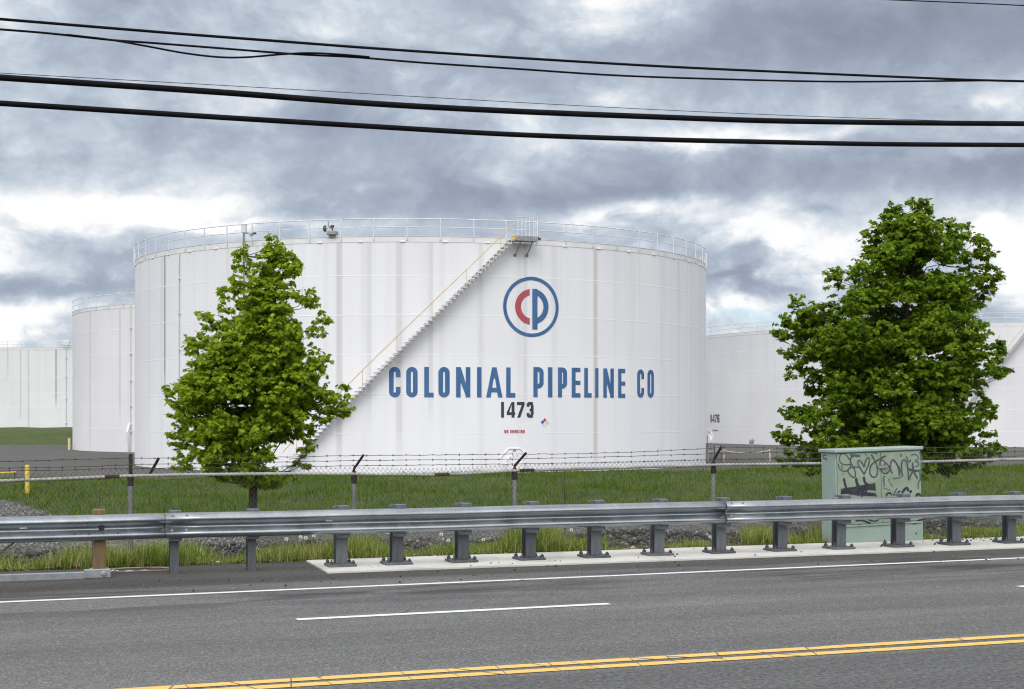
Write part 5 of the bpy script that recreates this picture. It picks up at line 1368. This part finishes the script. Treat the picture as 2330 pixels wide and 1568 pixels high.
# ================================================================ OVERHEAD CABLES
def build_cables():
    QC = 15.0
    def path(tab, n=60, ext=True):
        pts = []; x0, x1 = tab[0][0], tab[-1][0]
        # smooth interpolation through the sampled rows
        def sm(px):
            for i in range(len(tab)-1):
                if px <= tab[i+1][0] or i == len(tab)-2:
                    p0 = tab[max(i-1, 0)]; p1 = tab[i]; p2 = tab[i+1]; p3 = tab[min(i+2, len(tab)-1)]
                    m1 = (p2[1]-p0[1])/(p2[0]-p0[0]) if p2[0] != p0[0] else 0; m2 = (p3[1]-p1[1])/(p3[0]-p1[0]) if p3[0] != p1[0] else 0
                    h = p2[0]-p1[0]; t = (px-p1[0])/h
                    return (2*t**3-3*t*t+1)*p1[1]+(t**3-2*t*t+t)*h*m1+(-2*t**3+3*t*t)*p2[1]+(t**3-t*t)*h*m2
        for k in range(n+1):
            px = x0+(x1-x0)*k/n; X, Y = online(px, QC); pts.append(Vector((X, Y, zat(sm(px), Y))))
        if ext:
            a = pts[0]+(pts[0]-pts[1]).normalized()*12; c = pts[-1]+(pts[-1]-pts[-2]).normalized()*16
            pts = [a]+pts+[c]
        return pts
    def cable(tab, r, label, mat='cable', ext=True, off=0.0, twist=0):
        b = MB(); P = path(tab, 90, ext)
        b.tube([p+Vector((0, off, 0)) for p in P], r, 8)
        o = b.build('overhead_cable', M[mat], None, smooth=True)
        tag(o, label, 'cable', 'cables strung across the sky')
        return o
    cable([(0, 43.5), (250, 64), (430, 78.5), (650, 95), (850, 110), (1165, 131), (1515, 151.5), (1865, 167.5), (2115, 178), (2215, 182), (2330, 185)], .0135, 'topmost full width black cable, above the cable with the hanging loop')
    cable([(0, 64), (100, 72), (250, 88), (340, 94.5), (500, 107), (680, 121), (800, 127), (960, 140), (1165, 153.5), (1400, 169), (1650, 178), (1900, 183.5), (2115, 182.5), (2280, 181), (2330, 182)], .0105, 'black cable second from the top, carrying a slack loop on its left part', off=.05)
    cable([(150, 77), (250, 89), (330, 103), (420, 119.5), (500, 128.5), (560, 128.5), (640, 122), (700, 119), (770, 122), (840, 128)], .0095, 'slack black cable drooping in a short loop below the second cable', ext=False, off=.03)
    cable([(0, 162), (580, 194.5), (1165, 228.5), (1515, 247), (1865, 262), (2215, 273.5), (2330, 277)], .0034, 'hair thin grey wire just above the thickest black cable', 'thin_cable', off=.08)
    cable([(0, 176.5), (500, 210), (850, 236), (1165, 253), (1515, 267), (1715, 274), (1865, 277), (2100, 280), (2330, 281.5)], .030, 'thickest black cable, fourth band from the top, below the thin grey wire')
    cable([(0, 235), (500, 267), (850, 288), (1165, 306), (1515, 318), (1715, 322.5), (2000, 328), (2330, 330)], .0265, 'lowest black cable, a thick one crossing below all others')
    cable([(1750, -14), (1900, -7), (2063, 0), (2200, 5.5), (2330, 11.5)], .0065, 'short thin cable cutting across the top right corner of the sky', off=.02)
    b = MB()
build_cables()

# ================================================================ SMALL YARD THINGS
def yard_post(px, ytop, ybot, Y, r, name, label, cat, group=None, mat='yellow_paint', cap=True):
    p = W(px, ybot, Y); q = W(px, ytop, Y); h = q.z-p.z
    o_ = empty(name, (p.x, p.y, p.z))
    b = MB(); b.tube([(0, 0, -.3), (0, 0, h-.02), (0, 0, h)], [r, r, r*.8], 10); b.build('post_tube', M[mat], o_, smooth=True, angle=R_(40))
    b = MB(); b.tube([(0, 0, h*.86), (0, 0, h*.9)], r*1.06, 10); b.build('band', M[mat], o_)
    tag(o_, label, cat, group); return o_
yard_post(62, 1058, 1131, 34.0, .052, 'marker_post', 'yellow marker post standing in the grass behind the fence', 'marker post')
yard_post(157.5, 997, 1021, 153, .13, 'bollard', 'pale yellow bollard at the foot of the half hidden left tank', 'bollard', mat='cream_paint')
# yellow pipe rail at the left margin
A = W(-60, 1078, 62); B = W(36, 1074.5, 62)
o_ = empty('pipe_rail', (A.x, A.y, -1.6)); b = MB(); b.tube([(0, 0, A.z+1.6), (B.x-A.x, B.y-A.y, B.z+1.6)], .028, 8); b.build('rail_pipe', M['yellow_paint'], o_)
for k in (.05, .97):
    b = MB(); x = (B.x-A.x)*k; b.tube([(x, 0, -.1), (x, 0, A.z+1.6+(B.z-A.z)*k)], .04, 8); b.build('rail_post', M['dark_metal'], o_)
tag(o_, 'low yellow pipe rail on the dark yard at the left margin', 'railing')
# stakes and rope in front of the right tank
stk = [(1610, 1022, 1049, 'second stake from the'), (1647.5, 1022.5, 1049, ''), (1751.5, 1022.5, 1050.5, '')]
labs = ['tan stake right beside the edge of the tank numbered 1473', 'tan stake between the grey box on legs and the twin pipes', 'tan stake right of the twin pipes, nearest the tall tree']
for (px, a, c, _), lb in zip(stk, labs):
    p = W(px, c, 116); p.z = -1.6; h = zat(a, 116)+1.6
    o_ = empty('stake', p); b = MB(); b.box(-.05, .05, -.03, .03, -.2, h, bev=.008); b.build('stake_shaft', M['cream_paint'], o_); b = MB(); b.box(-.06, .06, -.04, .04, h-.18, h-.12); b.build('rope_clip', M['dark_metal'], o_)
    tag(o_, lb, 'stake', 'stakes along the yard rope')
def rope(px0, px1, y0, sag, label):
    b = MB(); pts = [W(px0+(px1-px0)*k/16, y0+sag*4*(k/16)*(1-k/16), 115.9) for k in range(17)]; b.tube(pts, .035, 5)
    o = b.build('rope', M['cream_paint']); tag(o, label, 'rope', 'ropes between the stakes')
rope(1649, 1750, 1025.5, 5.5, 'long sagging rope slung between the two stakes nearest the tree')
rope(1611, 1646, 1028, -1.5, 'short rope rising from the stake at the tank edge')
for px, a, c, lb in ((1708, 1000, 1031, 'shorter of the twin grey pipes before the right tank'), (1712.5, 998, 1032, 'taller of the twin grey pipes before the right tank')):
    p = W(px, c, 140); h = zat(a, 140)-p.z
    o_ = empty('standpipe', p); b = MB(); b.tube([(0, 0, -.4), (0, 0, h)], .05, 8); b.build('pipe_body', M['grey_metal'], o_); b = MB(); b.tube([(0, 0, h*.68), (0, 0, h*.74), (0, 0, h*.9), (0, 0, h*.94)], [.06, .15, .15, .06], 8); b.build('pipe_head', M['grey_metal'], o_)
    tag(o_, lb, 'pipe', 'twin pipes before the right tank')
p = W(1633, 1054, 110); p.z = -1.6
o_ = empty('box_on_legs', p); z1 = zat(1016, 110)+1.6; z0 = zat(1031, 110)+1.6
b = MB(); b.box(-.22, .22, -.12, .12, z0, z1, bev=.02); b.build('box_body', M['grey_metal'], o_)
for x in (-.25, .25):
    b = MB(); b.box(x-.03, x+.03, -.03, .03, -.2, z1+.08); b.build('leg', M['dark_metal'], o_)
tag(o_, 'grey box on two dark legs right of the tank numbered 1473', 'electrical box')
p = W(1609, 1056, 104); h = zat(995, 104)+1.6
o_ = empty('dark_pole', (p.x, p.y, -1.6)); b = MB(); b.tube([(0, 0, -.2), (0, 0, h)], .035, 6); b.build('pole_shaft', M['dark_metal'], o_); b = MB(); b.tube([(0, 0, h), (0, 0, h+.06)], .05, 6); b.build('pole_cap', M['dark_metal'], o_)
tag(o_, 'thin dark pole hugging the right edge of the tank numbered 1473', 'pole')
# strapping loop on the shoulder by the timber post
b = MB(); g0 = ground(250, 1299); 
loop = [ground(px, py) for px, py in ((240, 1298), (280, 1295.5), (330, 1293.8), (365, 1293.5), (385, 1295.5), (388, 1299), (370, 1301), (330, 1302), (290, 1303.5), (250, 1305))]
b.tube([Vector((p.x, p.y, .014)) for p in loop], .009, 6)
o = b.build('strap_loop', M['strap'], smooth=True); tag(o, 'tan loop of old strapping lying on the asphalt beside the timber post', 'strap')
for k, (a, c, lb) in enumerate((((238, 1301), (270, 1299.5), 'short white paper strip nearest the timber post, inside the tan loop'), ((285, 1301.5), (352, 1299.5), 'long white paper strip inside the tan strap loop'))):
    A, B = ground(*a), ground(*c); b = MB(); d = (B-A); n = Vector((-d.y, d.x, 0)).normalized()*.03
    pts = [A.lerp(B, t/6) for t in range(7)]
    for t in range(6): 
        p, q = pts[t], pts[t+1]; zz = (.012+.008*math.sin(t*2), .012+.008*math.sin((t+1)*2))
        b.quad((p.x-n.x, p.y-n.y, zz[0]), (q.x-n.x, q.y-n.y, zz[1]), (q.x+n.x, q.y+n.y, zz[1]), (p.x+n.x, p.y+n.y, zz[0]))
    o = b.build('paper_strip', M['light_box']); md = o.modifiers.new('thick', 'SOLIDIFY'); md.thickness = .004; tag(o, lb, 'paper strip', 'paper strips on the shoulder')

# ================================================================ CAMERA
cam = bpy.data.cameras.new('camera'); cam.sensor_width = 36; cam.lens = 36*F/2330.0
cam.shift_y = (HY-784)/2330.0; cam.clip_start = .1; cam.clip_end = 6000
co = bpy.data.objects.new('camera', cam); col.objects.link(co); co.location = (0, 0, EYE); co.rotation_euler = (R_(90), 0, 0)
scene.camera = co
vs = scene.view_settings; scene.display_settings.display_device = 'sRGB'
vs.view_transform = 'Standard'; vs.look = 'None'; vs.exposure = 1.0; vs.gamma = 1.0; vs.use_curve_mapping = False
scene.render.film_transparent = False
scene.cycles.filter_width = 1.15
cy = scene.cycles; cy.max_bounces = 6; cy.transparent_max_bounces = 6
